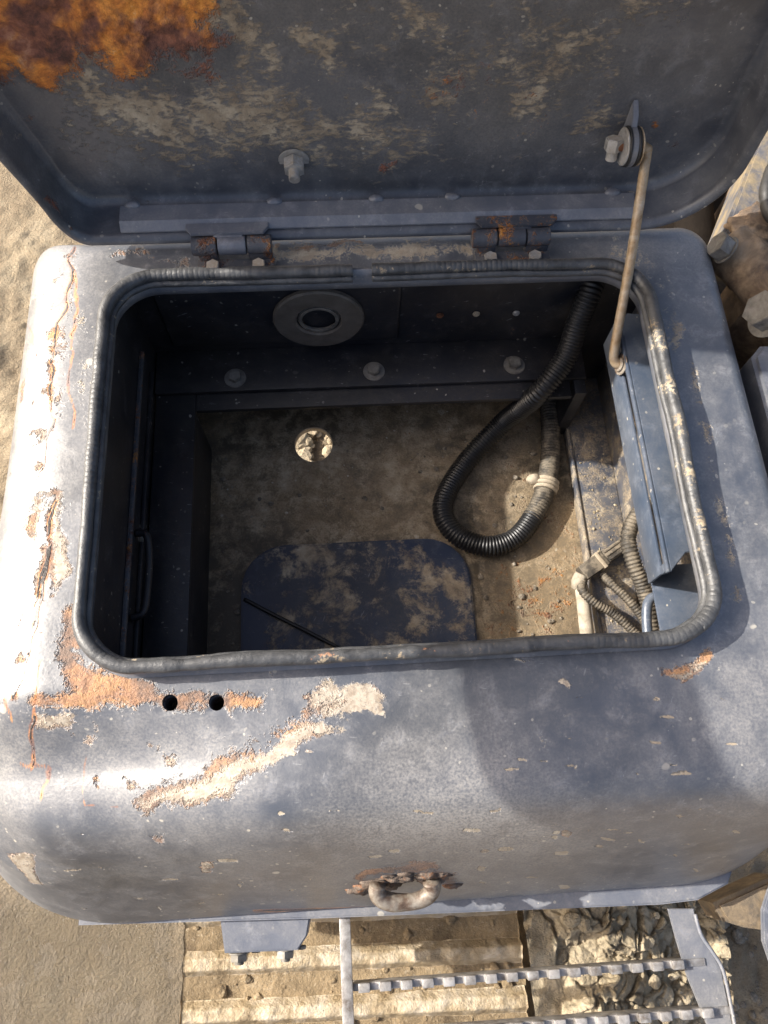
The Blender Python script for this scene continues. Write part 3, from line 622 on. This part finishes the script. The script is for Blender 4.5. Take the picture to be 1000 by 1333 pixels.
# ------------------------------------------------------------------ hinges
HYc, HZc, HRr = .2535, .0035, .0105
def hinge(xa, xb, rusty):
    w = (xb - xa); h = MB()
    h.box(xa + .004, xb + .002, .2265, .2465, ZP + .0008, ZP + .0075, .0008); hg = h.build('hinge', 'hinge', box)
    for i, (a, c) in enumerate(((0, .31), (.33, .68), (.70, 1))):
        MB().cyl((xa + w * a, HYc, HZc), (1, 0, 0), HRr, w * (c - a), 28, .0007).build('knuckle', 'hinge' if rusty or i != 1 else 'trim', hg)
    MB().box(xa + .006, xa + w * .31, .2445, .252, ZP + .0012, HZc - .006, .001).build('leaf_bend', 'hinge', hg)
    MB().box(xa + w * .70, xb, .2445, .252, ZP + .0012, HZc - .006, .001).build('leaf_bend', 'hinge', hg)
    for a in (.24, .82):
        hexbolt((xa + w * a, .2352, ZP + .0074), (0, 0, 1), .0078, .0055, 'zinc', 'bolt', hg, 0)
    return hg
hinge(-.209, -.120, False); hinge(.108, .197, True)

# ------------------------------------------------------------------ lid, standing open
LYf, LH, LX = .312, .545, .386                    # inner face plane, height, half width
LEAN = math.radians(2)
def lidpt(P2, dep):     # (x, h) in the lid, dep = distance in front of the face
    h = P2[:, 1]; x = P2[:, 0]; k = np.clip(1 - h / .21, 0, 1); x = x + np.where(x < 0, .040 * k * k * (3 - 2 * k) * np.abs(x / .386) ** 4, 0); return np.c_[x, LYf - dep + (h) * math.tan(LEAN), .006 + h]
def lr(inset, r): return rrect(-LX + inset, LX - inset, inset, LH - inset, (r * .5, r, r, r), 210, 130, 44)[0]
rings = []
for ins_, dep, r in ((-.004, .049, .092), (-.006, .0505, .094), (-.004, .052, .092), (0, .050, .088), (.003, .046, .086), (.0035, .042, .086)):
    rings.append(lidpt(lr(ins_, r), dep))
for dep in np.linspace(.040, .011, 16): rings.append(lidpt(lr(.0035 + (.04 - dep) * .107, .085), dep))
for a in np.linspace(0, np.pi / 2, 14)[1:]:
    rings.append(lidpt(lr(.0066 + .011 * (1 - math.cos(a)), .084 - .006 * (1 - math.cos(a))), .011 - .011 * math.sin(a)))
base = rings[-1]; cx = np.clip(base[:, 0], -.16, .16); mid = np.c_[cx, np.full(len(base), LYf + .25 * math.tan(LEAN)), np.full(len(base), .006 + LH / 2)]
for t in np.linspace(0, 1, 110)[1:]: rings.append(base * (1 - t) + mid * t)
LV = np.vstack(rings); LF = grid_faces(len(rings), len(base), True)
LQ = PX(LV); wob = np.stack([fbm(LV, 22, 4), fbm(LV + 5, 22, 4)], -1) - .5; LW = LQ + wob * 60
inner_face = soft(LV[:, 2] - .05, .02)
lr_ = mx(poly_m(LW, [(-400, -600), (240, -600), (250, -60), (305, -25), (268, 12), (300, 42), (262, 66), (280, 92), (214, 80), (168, 100), (112, 86), (62, 106), (22, 86), (0, 128), (-100, 160), (-400, 60)], 46), .75 * line_m(LW, [(0, 225), (30, 250), (80, 290)], 6, 10), .55 * line_m(LW, [(850, 165), (880, 180)], 10, 16),
         .55 * line_m(LW, [(580, 100), (700, 140)], 20, 50), .45 * line_m(LW, [(20, 120), (40, 180)], 20, 30), .6 * line_m(LW, [(505, 214), (520, 212)], 8, 8))
band = poly_m(LW, [(90, 100), (300, 92), (520, 150), (540, 190), (500, 216), (380, 212), (250, 225), (120, 200)], 30)
spots = mx(line_m(LW, [(400, 40), (420, 75)], 14, 18), line_m(LW, [(350, 60), (352, 90)], 8, 10), line_m(LW, [(560, 110), (580, 130)], 16, 22), line_m(LW, [(690, 10), (696, 60)], 5, 6), line_m(LW, [(530, 0), (560, 20)], 14, 14), line_m(LW, [(470, 160), (540, 220)], 20, 30), line_m(LW, [(600, 90), (760, 60)], 14, 50), line_m(LW, [(680, 130), (790, 160)], 10, 30), line_m(LW, [(820, 20), (900, 30)], 10, 24), line_m(LW, [(290, 0), (330, 40), (300, 90)], 10, 20))
lm = inner_face * (.46 * band + .52 * spots * (1 - band)) * (LQ[:, 1] < 235) + .19 * inner_face * soft(215 - LQ[:, 1], 40) * soft(870 - LQ[:, 0], 60)
ld = mx(.45 * poly_m(LW, [(60, 110), (200, 110), (200, 220), (100, 240)], 50), .28 * soft(LV[:, 2] - .05, .03) * soft(870 - LQ[:, 0], 50), .35 * line_m(LQ, [(35, 130), (105, 235)], 4, 8))
lid = put('lid', LV, LF, 'lid', box, attrs=dict(rust=lr_, mud=lm, dust=ld))
# rust scab relief on the inner skin
co = LV.copy(); sc_ = soft(lr_ - .72, .28) * inner_face * (LQ[:, 1] < 130)
co[:, 1] -= sc_ * (.002 + .018 * (fbm(LV, 26, 5) - .4) + .010 * (fbm(LV, 95, 3) - .5)); lid.data.vertices.foreach_set('co', co.astype(np.float32).ravel()); lid.data.update()
orr = []
for ins_, dep, r in ((-.004, .0485, .092), (-.0005, .046, .0895), (0, .02, .089), (.004, .004, .085), (.018, -.004, .075), (.16, -.006, .06), (.2565, -.006, .0005)):
    P2 = rrect(-LX + ins_, LX - ins_, ins_, LH - ins_, (r * .5, r, r, r), 20, 20, 10)[0]; orr.append(lidpt(P2, dep))
put('lid_outer_skin', np.vstack(orr), grid_faces(len(orr), len(orr[0]), True)[:, ::-1], 'lidout', lid)
# stiffener strip welded along the lower lip
b = MB(); b.prism([(.2685, .0105), (.2685, .0125), (.2765, .0205), (.297, .0215), (.297, .0185), (.2785, .0175)], -.287, .298, .0006, 'yz'); st = b.build('stiffener_strip', 'trim', lid)
def blob(name, c, r, m, parent, sq=(1, 1, 1), amp=.35, sc=120, seed=0, sub=3):
    bm = bmesh.new(); bmesh.ops.create_icosphere(bm, subdivisions=sub, radius=1)
    P = np.array([v.co for v in bm.verts]); P *= (1 + amp * (fbm(P * .02 + np.array([seed, 0, 0]) , sc, 3) - .5))[:, None]
    for v, p in zip(bm.verts, P): v.co = p * r * np.array(sq) + np.array(c)
    me = bpy.data.meshes.new(name); bm.to_mesh(me); bm.free(); me.materials.append(MAT[m]); me.polygons.foreach_set('use_smooth', np.ones(len(me.polygons), bool))
    o = bpy.data.objects.new(name, me); COL.objects.link(o); link(o, parent) if parent else None; return o
for i, px in enumerate((170, 357, 490, 590, 800)):
    p = U(px, 270 - (px - 160) * .038, 'z', .0275); blob('weld_dab', (p[0], .298, .0215), .007, 'trim', lid, (1.3, .7, .6), .5, 90, i)
for xa, xb, m in ((-.214, -.122, 'trim'), (.112, .205, 'hinge')):
    b = MB(); b.prism([(xa, .266), (xa + .006, .258), (xb - .006, .258), (xb, .266), (xb, .272), (xa, .272)], .014, .0185, .0008); b.build('hinge_tab', m, lid)
    MB().box(xa + (xb - xa) * .33, xa + (xb - xa) * .68, .2565, .270, .0085, .0145, .001).build('hinge_tongue', m, lid)
# stud with washer and nut on the lid
sd = U(383, 216, 'y', LYf - .004); hexbolt((sd[0], LYf + .003, sd[2] + .002), (0, -1, -.12), .0120, .013, 'zinc', 'stud_nut', lid, .0168, .012)
# stay bracket
bx_ = .2665; bz = U(808, 190, 'y', .288)[2]
tab = [(LYf + .002, bz + .034), (.300, bz + .027)] + [(.287 + .020 * math.cos(a), bz + .020 * math.sin(a)) for a in np.linspace(math.radians(70), math.radians(300), 16)] + [(LYf + .002, bz - .006)]
brk = MB().prism(tab, bx_ - .003, bx_ + .003, .0008, 'yz').build('stay_bracket', 'trim', lid)
MB().ring((bx_ - .0031, .287, bz), (-1, 0, 0), .020, .004, .0026, 32).build('washer', 'black', brk)
MB().ring((bx_ - .0062, .287, bz), (-1, -.04, 0), .0185, .004, .0024, 32).build('washer', 'zinc', brk)
MB().ring((bx_ + .0031, .287, bz), (1, 0, 0), .020, .004, .0034, 32).build('washer', 'black', brk)
MB().ring((bx_ + .0072, .287, bz), (1, .05, 0), .019, .004, .002, 32).build('washer', 'rod', brk)
b = MB(); b.cyl((bx_ - .007, .287, bz), (-1, 0, 0), .0048, .011, 16); b.build('pin_end', 'rust', brk)
b = MB(); b.cyl((bx_ - .0165, .293, bz + .006), (0, -.35, -.9), .0098, .013, 6, .001); b.cyl((bx_ - .0165, .2885, bz - .005), (0, -.35, -.9), .006, .011, 14); b.build('locking_nut', 'zinc', brk)
# ------------------------------------------------------------------ prop rod
top = np.array([bx_ + .0145, .287, bz]); bot = np.array([RX - .009, .121, -.060])
path = spline([(bx_ - .004, .287, bz), (bx_ + .011, .287, bz), (bx_ + .0185, .2855, bz - .003), (bx_ + .0195, .279, bz - .012), top * .5 + bot * .5 + np.array([.002, 0, 0]), bot + np.array([-.002, .016, .014]), bot + np.array([-.001, .002, .001]), (RX - .003, .119, -.0605), (RX + .012, .119, -.0605)], 120)
rod = tube_obj('prop_rod', path, .0055 * (1 + .12 * (fbm(path, 120, 3) - .5)), 'rod', box, 14)
MB().ring((RX - .0018, .119, -.0605), (-1, 0, .25), .0125, .004, .002, 28).build('washer', 'loop', rod)
MB().ring((RX - .0045, .119, -.0602), (-1, 0, .3), .0085, .004, .002, 24).build('washer', 'loop', rod)

# ------------------------------------------------------------------ front: pull loop with its rusted weld, deck edge, mounting block
lc = U(527, 1160, 'z', -.185); MAT['weldcrust'] = simple('rusty weld crust', [(.28, (.02, .016, .014)), (.42, (.085, .06, .045)), (.55, (.17, .13, .10)), (.66, (.22, .095, .04)), (.8, (.34, .29, .24))], 90, .7, .1, .0015, 200)
bl = []
loop = spline([(lc[0] + a, lc[1] + b_, -.183 + c_) for a, b_, c_ in ((-.028, .008, .004), (-.029, .001, 0), (-.024, -.006, -.004), (-.011, -.0105, -.007), (.011, -.0105, -.007), (.024, -.006, -.004), (.029, .001, 0), (.028, .008, .004))], 60)
lp = tube_obj('pull_loop', loop, .0088 * (1 + .3 * (fbm(loop, 60, 3) - .5)), 'loop', box, 16)
g_ = np.random.default_rng(4)
for i in range(26):                       # crusty weld bead above the loop
    a = i / 25; dx = -.048 + .098 * a + .004 * g_.normal(); yy = lc[1] + .004 + .012 * math.sin(math.pi * a) + .004 * g_.normal()
    P = V[(np.abs(V[:, 0] - lc[0] - dx) < .006) & (V[:, 2] > -.28)]
    zz = P[np.argmin(np.abs(P[:, 1] - yy)), 2]; blob('weld_lump', (lc[0] + dx, yy, zz - .0025), .0026 + .0030 * g_.random(), 'weldcrust', lp, (2.2, 1.1, .6), 1.3, 160, i * 3)
# deck plate edge under the front
de = [(-.378, -.452), (-.1, -.462), (.30, -.472), (.345, -.470), (.385, -.455), (.40, -.43), (.40, -.36), (-.378, -.36)]
MB().prism(de, -.306, -.297, .002).build('deck_edge', 'trim', box)
mb = MB(); mb.prism([(-.218, -.455), (-.212, -.492), (-.128, -.494), (-.117, -.48), (-.112, -.455)], -.345, -.307, .0015); blk = mb.build('mounting_block', 'trim', box)
for px in (312, 372):
    p = U(px, 1240, 'z', -.325); hexbolt((p[0], -.4935, -.322), (0, -1, 0), .0105, .008, 'darkbolt', 'bolt', blk, .0125, .004)
    hexbolt((p[0] + .018, -.4932, -.335), (0, -1, 0), .006, .004, 'darkbolt', 'bolt', blk)
b = MB(); b.box(-.39, .392, -.45, .27, -.334, -.3225, .001)
# underside of the box: rails round the floor so that no light leaks in
b = MB(); b.box(-.394, -.3008, -.44, .27, -.3295, -.3065, .001); b.box(.3448, .394, -.44, .27, -.3295, -.3065, .001); b.box(-.3006, .3446, -.44, -.2394, -.3295, -.3065, .001); b.box(-.3006, .3446, .2492, .27, -.3295, -.3065, .001); b.build('base_frame', 'dark', box)

# ================================================================== ribbed hose lying in the box
hp = [(782, 330, -.075), (770, 375, -.080), (752, 420, -.115), (736, 466, -.152), (704, 509, -.180), (678, 532, -.228), (652, 553, -.272), (606, 603, -.299), (577, 655, -.300), (590, 692, -.302), (632, 711, -.303), (672, 700, -.304), (700, 662, -.304), (712, 628, -.303), (717, 585, -.303), (716, 540, -.300), (712, 500, -.298)]
HP = spline([U(x, y, 'z', z) for x, y, z in hp], 300)
hose = thing('ribbed_hose', tuple(HP[150]), 'black ribbed conduit hose looping from the back corner down onto the toolbox floor', 'hose')
k = 222
a, r = corrug(HP[:k + 1], .0148); tube_obj('conduit', a, r, 'conduit', hose, 22)
a, r = corrug(HP[k - 1:], .0142); tube_obj('conduit_end', a, r, 'conduitdust', hose, 22)
def frame_at(P, i):
    t = P[i + 1] - P[i - 1]; return t / np.linalg.norm(t)
i0 = int(np.argmin(np.linalg.norm(PX(HP) - [703, 632], axis=1) + 1000 * (np.arange(300) < 190)))
t = frame_at(HP, i0); b = MB()
for o_, r_ in ((-.007, .0175), (-.001, .0185), (.005, .0178)):
    b.ring(tuple(HP[i0] + t * o_), tuple(t), r_, .0125, .0055, 28)
b.build('wrap_tie', 'tie', hose)
pl = HP[i0] + np.array([-.017, .010, .006]); blob('tie_knot', pl, .0085, 'tie', hose, (1.2, .9, .9), .5, 60)

# ================================================================== wiring in the front right corner
LT = RL
def on(px, py, up=0.): return U(px, py, 'z', LT + up)
plug = thing('wiring_plug', tuple(on(785, 725)), 'dusty dark two part wiring plug lying across the right ledge', 'wiring plug')
p0, p1 = on(757, 748, .016), on(826, 699, .018); dv = Vector(p1 - p0); L = dv.length; dn = dv.normalized()
def plug_box(a, c, w, h, m, name, bev=.0015):
    b = MB(); b.box(0, L * (c - a), -w / 2, w / 2, -h / 2, h / 2, bev); o = b.build(name, m, plug)
    q = dn.to_track_quat('X', 'Z').to_matrix().to_4x4(); o.data.transform(Matrix.Translation(Vector(p0) + dv * a) @ q); return o
plug_box(0, .42, .021, .018, 'connector', 'socket_half'); plug_box(.40, .98, .018, .015, 'connector', 'plug_half'); plug_box(.30, .36, .025, .022, 'tie', 'retaining_band')
for s in (-.006, 0, .006):
    o = plug_box(.44, .92, .0022, .018, 'connector', 'rib', .0006); o.data.transform(Matrix.Translation(Vector(dn.cross(Vector((0, 0, 1)))) * s))
pst = on(757, 765, .010); pe = on(768, 855, .010)
tube_obj('pale_cable', spline([p0 + [0, 0, .002], on(752, 760, .012), pst, (pst + pe) / 2, pe], 40), .0092, 'tube', None, 14)
tag(bpy.data.objects['pale_cable'], 'pale dust coated cable tube running from the wiring plug to the front wall', 'cable')
a, r = corrug(spline([on(760, 752, .014), on(758, 768, .02), on(775, 785, .020), on(800, 800, .016), on(832, 830, .012), on(850, 860, .012)], 80), .0062, .004)
tag(tube_obj('thin_conduit', a, r, 'conduitdust', None, 14), 'thin ribbed conduit curving from under the wiring plug, nearest the pale cable', 'conduit', 'thin conduits')
a, r = corrug(spline([on(784, 748, .012), on(798, 762, .017), on(822, 785, .018), on(840, 812, .012), on(850, 850, .012)], 80), .0062, .004)
tag(tube_obj('thin_conduit', a, r, 'conduitdust', None, 14), 'thin ribbed conduit with a cut open end, between plug and thick conduit', 'conduit', 'thin conduits')
a, r = corrug(spline([on(846, 655, .12), on(829, 672, .125), on(818, 700, .125), on(826, 735, .12), on(838, 765, .11), on(846, 800, .10), on(850, 850, .08)], 120), .0098, .0046)
tag(tube_obj('thick_conduit', a, r, 'conduitdust', None, 16), 'thick dusty ribbed conduit arching beside the slotted rail', 'conduit')
hk = spline([on(845, 850, .15), on(842, 800, .155), on(846, 781, .156), on(858, 776, .156), on(872, 774, .156)], 40)
tag(tube_obj('hook_bracket', hk, .0058, 'rail', None, 12), 'blue grey bent hook bracket at the front end of the slotted rail', 'bracket')
# thin black cable tie on the floor
ct = spline([U(318, 780, 'z', FZ + .0095), U(360, 802, 'z', FZ + .011), U(400, 822, 'z', FZ + .012), U(450, 848, 'z', FZ + .0095)], 40)
tag(tube_obj('cable_tie', ct, .0026, 'black', None, 8), 'thin straight black cable tie lying on the worn floor panel', 'cable tie')

# ================================================================== boarding step in front
ZS = -.315
stp = thing('boarding_step', (.18, -.55, ZS), 'grey steel boarding step with serrated tread bars below the toolbox front', 'step')
pa, pb = U(449, 1200, 'z', ZS), U(446, 1345, 'z', ZS)
b = MB(); b.box(-.0065, .0065, -.78, -.458, -.006, .006, .001); o = b.build('side_bar', 'step', stp); o.data.transform(Matrix.Translation((pa[0], 0, ZS)))
def tread(y, x0, x1):
    b = MB(); b.box(x0, x1, y - .004, y + .004, ZS - .024, ZS - .004, .0008)
    n = int((x1 - x0) / .0245)
    for i in range(n):
        xx = x0 + .006 + i * .0245; b.box(xx, xx + .0135, y - .0048, y + .0048, ZS - .0055, ZS + .0035, .0012)
    return b.build('tread_bar', 'step', stp)
y1_ = U(690, 1270, 'z', ZS)[1]; y2_ = U(760, 1331, 'z', ZS)[1]
xr = U(922, 1262, 'z', ZS)[0]; tread(y1_, pa[0] + .0067, xr); tread(y2_, pa[0] + .0067, xr + .02); tread(y2_ - .07, pa[0] + .0067, xr + .03)
pts = [(873, 1184), (884, 1225), (898, 1272), (926, 1340), (935, 1400), (970, 1400), (957, 1335), (942, 1262), (928, 1238), (914, 1218), (906, 1184)]
poly = [tuple(U(x, y, 'z', ZS)[:2]) for x, y in pts][::-1]
b = MB(); b.prism(poly, ZS - .012, ZS - .006, .001); sp_ = b.build('side_plate', 'trim', stp)
edge = [U(x, y, 'z', ZS) for x, y in ((905, 1190), (913, 1217), (927, 1238), (941, 1262), (950, 1300), (957, 1336), (966, 1390))]
tube_obj('plate_edge', spline(edge, 40), .0022, 'trim', stp, 8)

# ================================================================== crawler track below
TZ = -.52
trk = thing('crawler_track', (-.07, -.5, TZ), 'mud coated steel crawler track with raised grouser bars below the toolbox', 'track')
tx0, tx1 = U(238, 1280, 'z', TZ)[0], U(683, 1270, 'z', TZ)[0]
def rough_slab(name, x0, x1, y0, y1, z0, z1, nx, ny, amp, m, parent, prof=None, sc=40, tilt=0.):
    xs = np.linspace(x0, x1, nx); ys = np.linspace(y0, y1, ny); X, Y = np.meshgrid(xs, ys, indexing='ij')
    T = np.stack([X, Y, np.full_like(X, z1)], -1)
    if prof is not None: T[..., 2] += prof((Y - y0) / (y1 - y0))
    T[..., 2] += amp * (fbm(T * [1, 1, 0], sc, 5) - .5) * 2; T[..., 1] += tilt * (X - x0)
    T[0, :, 0] += amp * (fbm(T[0], 60, 3) - .5) * 2; T[-1, :, 0] += amp * (fbm(T[-1], 60, 3) - .5) * 2
    V = T.reshape(-1, 3); F = [tuple(f) for f in grid_faces(nx, ny)]
    Bt = V.copy(); Bt[:, 2] = z0; n = len(V); idx = np.arange(n).reshape(nx, ny)
    loopv = np.r_[idx[:, 0], idx[-1, 1:], idx[-2::-1, -1], idx[0, -2:0:-1]]
    VV = np.vstack([V, Bt[loopv]]); k = len(loopv)
    for i in range(k): F.append((int(loopv[i]), n + i, n + (i + 1) % k, int(loopv[(i + 1) % k])))
    return put(name, VV, F, m, parent)
yb = U(460, 1243, 'z', TZ + .02)[1]; pitch = .060
tilt = -(.012) / .5
j = 0
for sidx in range(-1, 2):
    yc = yb + .0 + sidx * pitch * 3
    sh = rough_slab('shoe', tx0, tx1, yc - pitch * 1.47, yc + pitch * 1.47, TZ - .02, TZ, 120, 46, .0045, 'shoe', trk, None, 26, tilt)
    for g in (-1, 0, 1):
        rough_slab('grouser', tx0 + .002, tx1 - .002, yc + g * pitch - .0165, yc + g * pitch + .0165, TZ - .006, TZ - .001, 130, 18, .0034, 'grouser', sh, lambda t: .017 * np.clip(np.minimum(t, 1 - t) * 3.4, 0, 1), 55, tilt)
# loose stones on the shoes
def stones(name, n, region, zf, r0, r1, m, label, cat, seed=1):
    g = np.random.default_rng(seed); VV, FF = [], []; bm = bmesh.new(); bmesh.ops.create_icosphere(bm, subdivisions=2, radius=1)
    S0 = np.array([v.co for v in bm.verts]); Fc = [[v.index for v in f.verts] for f in bm.faces]; bm.free(); k = 0
    for i in range(n):
        x, y = region(g); r = r0 + (r1 - r0) * g.random() ** 3
        P = S0 * (1 + 1.1 * (fbm(S0 + i * 3.1, 1.1, 3) - .5))[:, None] * r * (np.array([1, 1, .7]) * (.75 + .5 * g.random(3)))
        VV.append(P + [x, y, zf(x, y) + r * .25]); FF += [[q + k for q in f] for f in Fc]; k += len(S0)
    o = put(name, np.vstack(VV), FF, m, None, False); tag(o, label, cat); o['kind'] = 'stuff'; return o
stones('loose_grit', 240, lambda g: (tx0 + .01 + (tx1 - tx0 - .02) * g.random(), -.74 + .30 * g.random()), lambda x, y: TZ - .001, .0015, .008, 'shoe', 'loose grit and small stones lying between the track grousers', 'grit', 3)
stones('drain_gravel', 260, lambda g: (-.36 + .36 * g.random(), .22 + .40 * g.random()), lambda x, y: GZ + .012, .006, .028, 'clay', 'pale gravel on the ground seen through the round drain hole', 'gravel', 5)

# cracked clay bank right of the track
BZ = -.47
cx0, cx1 = U(696, 1270, 'z', BZ)[0], U(905, 1290, 'z', BZ)[0] + .10
xs = np.linspace(cx0, cx1, 230); ys = np.linspace(-.80, -.40, 260); X, Y = np.meshgrid(xs, ys, indexing='ij'); P = np.stack([X, Y, 0 * X], -1)
w = P + .045 * np.stack([fbm(P, 26, 4), fbm(P + 7, 26, 4), 0 * X], -1)
f1, f2, cid = worley(w, 17); g1, g2, cid2 = worley(w + 3, 46)
e = np.clip((f2 - f1) * 7, 0, 1) ** .7; e2 = np.clip((g2 - g1) * 6, 0, 1) ** .7
big = fbm(P, 9, 4)
flat = soft(cx0 + .05 - X.ravel(), .02).reshape(X.shape)
Z = BZ - .02 + .05 * (big - .5) + (1 - flat) * (.015 * e * (.2 + 1.3 * cid) * (cid > .2) + .008 * e2 * (.3 + cid2) + .010 * (cid2 - .5) * (cid > .4) + .026 * (fbm(P, 40, 4) - .5)) + flat * .012 * e * (cid > .25) - .012 + .006 * (fbm(P, 60, 3) - .5)
slope = soft(X.ravel() - (cx1 - .12), .08).reshape(X.shape); Z -= .10 * slope
P[..., 2] = Z
bank = put('clay_bank', P.reshape(-1, 3), grid_faces(230, 260), 'clay', None, False); tag(bank, 'dry cracked clay packed in clods right of the crawler track', 'clay'); bank['kind'] = 'stuff'
tris = MB(); tris.box(cx0 + .004, cx1 - .004, -.795, -.405, -1.12, BZ - .13, 0); o = tris.build('bank_core', 'clay', bank)
stones('clay_clods', 40, lambda g: (cx0 + .06 + (cx1 - cx0 - .08) * g.random(), -.72 + .26 * g.random()), lambda x, y: BZ - .012 - .1 * max(0, min(1, (x - cx1 + .2) / .16)), .003, .011, 'clay', 'broken clay clods scattered on the cracked bank', 'clods', 9)
gr0 = U(925, 1200, 'z', -1.0)[0]
stones('soil_stones', 900, lambda g: (.44 + .5 * g.random(), -.95 + .50 * g.random()), lambda x, y: GZ + .004, .003, .013, 'gravel', 'stony soil on the ground beside the step plate', 'stones', 11)

# ================================================================== machine frame right of the toolbox
mf = thing('boom_foot', (.50, .2, -.6), 'mud caked yellow boom foot with two large bolts right of the toolbox', 'boom foot')
# slanted yellow side plate
q = [U(942, 302, 'z', -.03), U(1000, 160, 'z', -.01), U(1080, 90, 'z', 0), U(1090, 330, 'z', -.02), U(985, 330, 'z', -.03)]
MB().prism([tuple(p[:2]) for p in q][::-1], -.12, -.03, .004).build('side_plate', 'boom', mf)
pc0 = U(948, 318, 'z', -.045); pc1 = U(1085, 470, 'z', -.05)
pp = spline([pc0, pc0 * .7 + pc1 * .3, pc0 * .4 + pc1 * .6, pc1], 90); V_, F_ = tube(pp, .031, 48)
cen = pp[np.argmin(((V_[:, None] - pp[None]) ** 2).sum(-1), 1)]; V_ = cen + (V_ - cen) * (1 + .35 * (fbm(V_, 45, 5) - .5))[:, None]
put('pin_boss', V_, F_, 'boomdirt', mf)
hexbolt(tuple(U(946, 326, 'z', -.018)), (-.82, .28, .42), .0155, .016, 'darkbolt', 'hex_bolt', mf, .017)
hexbolt(tuple(U(1003, 410, 'z', -.012)), (-.82, .10, .50), .0205, .021, 'darkbolt', 'hex_bolt', mf, .027)
bb = blob('mud_cake', U(990, 292, 'z', -.025), .026, 'boomdirt', mf, (1.4, 1.0, .5), .9, 150, 4, 4)
hz = spline([U(1030, 190, 'z', .01), U(1004, 225, 'z', .005), U(1000, 270, 'z', .0), U(1025, 300, 'z', .0)], 40); tube_obj('cable_bundle', hz, .009 * (1 + .4 * (fbm(hz, 90, 2) - .5)), 'black', mf, 12)
MB().box(.404, .95, .15, .95, -.50, -.24, .004).build('lower_frame', 'dark', mf)
MB().cyl((.47, .30, -.20), (.1, 1, .1), .028, .35, 20).build('frame_pipe', 'dark', mf)
bp_ = [U(x, y, 'z', -.06) for x, y in ((952, 300), (985, 215), (1000, 160), (1300, 60), (1400, 420), (1040, 440), (975, 395))]
V_ = MB().prism([tuple(p[:2]) for p in bp_][::-1], -.30, -.062, .006); V_.build('arm_block', 'boomdirt', mf)
pan = thing('machine_cover', (.5, -.1, -.4), 'blue grey machine panel beyond the narrow black gap right of the toolbox', 'panel')
MB().prism([(.428, .115), (.428, -.02), (.44, -.035), (.75, -.035), (.75, .13), (.442, .13)][::-1], -.30, -.045, .005).build('panel_top', 'trim', pan)
MB().box(.405, .74, -.02, .135, -.40, -.301, .002).build('gap_liner', 'dark', pan)
# ochre bracket and blue plate at the lower right corner
oc = thing('ochre_bracket', tuple(U(970, 1185, 'z', -.36)), 'mud stained ochre rounded bracket below the front right corner of the toolbox', 'bracket')
pts = [(930, 1176), (1010, 1140), (1030, 1195), (1000, 1212), (970, 1208), (945, 1200)]
MB().prism([tuple(U(x, y, 'z', -.34)[:2]) for x, y in pts][::-1], -.40, -.34, .005).build('bracket_plate', 'orange', oc)
gp_ = [(993, 1185), (1004, 1150), (1040, 1150), (1040, 1270), (1005, 1258), (994, 1225)]
o = MB().prism([tuple(U(x, y, 'z', -.33)[:2]) for x, y in gp_][::-1], -.338, -.33, .002).build('gusset_plate', 'trim', None); tag(o, 'blue grey gusset plate at the lower right edge beside the ochre bracket', 'plate')

# ================================================================== mirror added out of frame on the left to cast the shadow on the front
tgt = U(800, 975, 'z', -.03); t_ = .95
mc_ = tgt + S * t_
mir = thing('shadow_caster_mirror', (-.076, -.775, -.327), 'added out of frame black mirror on a bent stay, casting the shadow on the toolbox front', 'mirror')
hw, hh = .115, .074
mp_ = rpoly(mc_[1] - hw, mc_[1] + hw, mc_[2] - hh, mc_[2] + hh, .024)
MB().prism(mp_, mc_[0] - .02, mc_[0], .006, 'yz').build('caster_housing', 'black', mir)
mp2 = rpoly(mc_[1] - hw + .01, mc_[1] + hw - .01, mc_[2] - hh + .01, mc_[2] + hh - .01, .018)
MB().prism(mp2, mc_[0] + .0005, mc_[0] + .003, .0005, 'yz').build('caster_glass', 'mirror', mir)
tube_obj('stay', spline([(mc_[0] - .03, mc_[1] + .04, mc_[2]), (mc_[0] - .03, mc_[1] - .15, mc_[2]), (mc_[0] - .03, -.70, mc_[2] - .01), (mc_[0] - .03, -.77, mc_[2] - .08), (mc_[0] - .03, -.775, .1), (mc_[0] - .02, -.775, -.27), (mc_[0] + .06, -.775, -.325), (-.6, -.775, -.327), (-.076, -.775, -.327)], 120), .010, 'black', mir, 14)

# grit that has collected inside the box
def floor_spot(g):
    while True:
        x, y = -.23 + .47 * g.random(), -.19 + .34 * g.random()
        if g.random() < .12 + .9 * max(abs(x) / .25, abs(y) / .2) ** 3 and not (-.2 < x < .12 and y < .006): return x, y
stones('floor_grit', 110, floor_spot, lambda x, y: FZ + .0003, .001, .0042, 'gravel', 'loose grit gathered on the toolbox floor', 'grit', 21)
stones('ledge_grit', 70, lambda g: (.29 + .045 * g.random(), -.2 + .33 * g.random()), lambda x, y: RL, .001, .0035, 'clay', 'fine grit on the right hand ledge inside the toolbox', 'grit', 22)
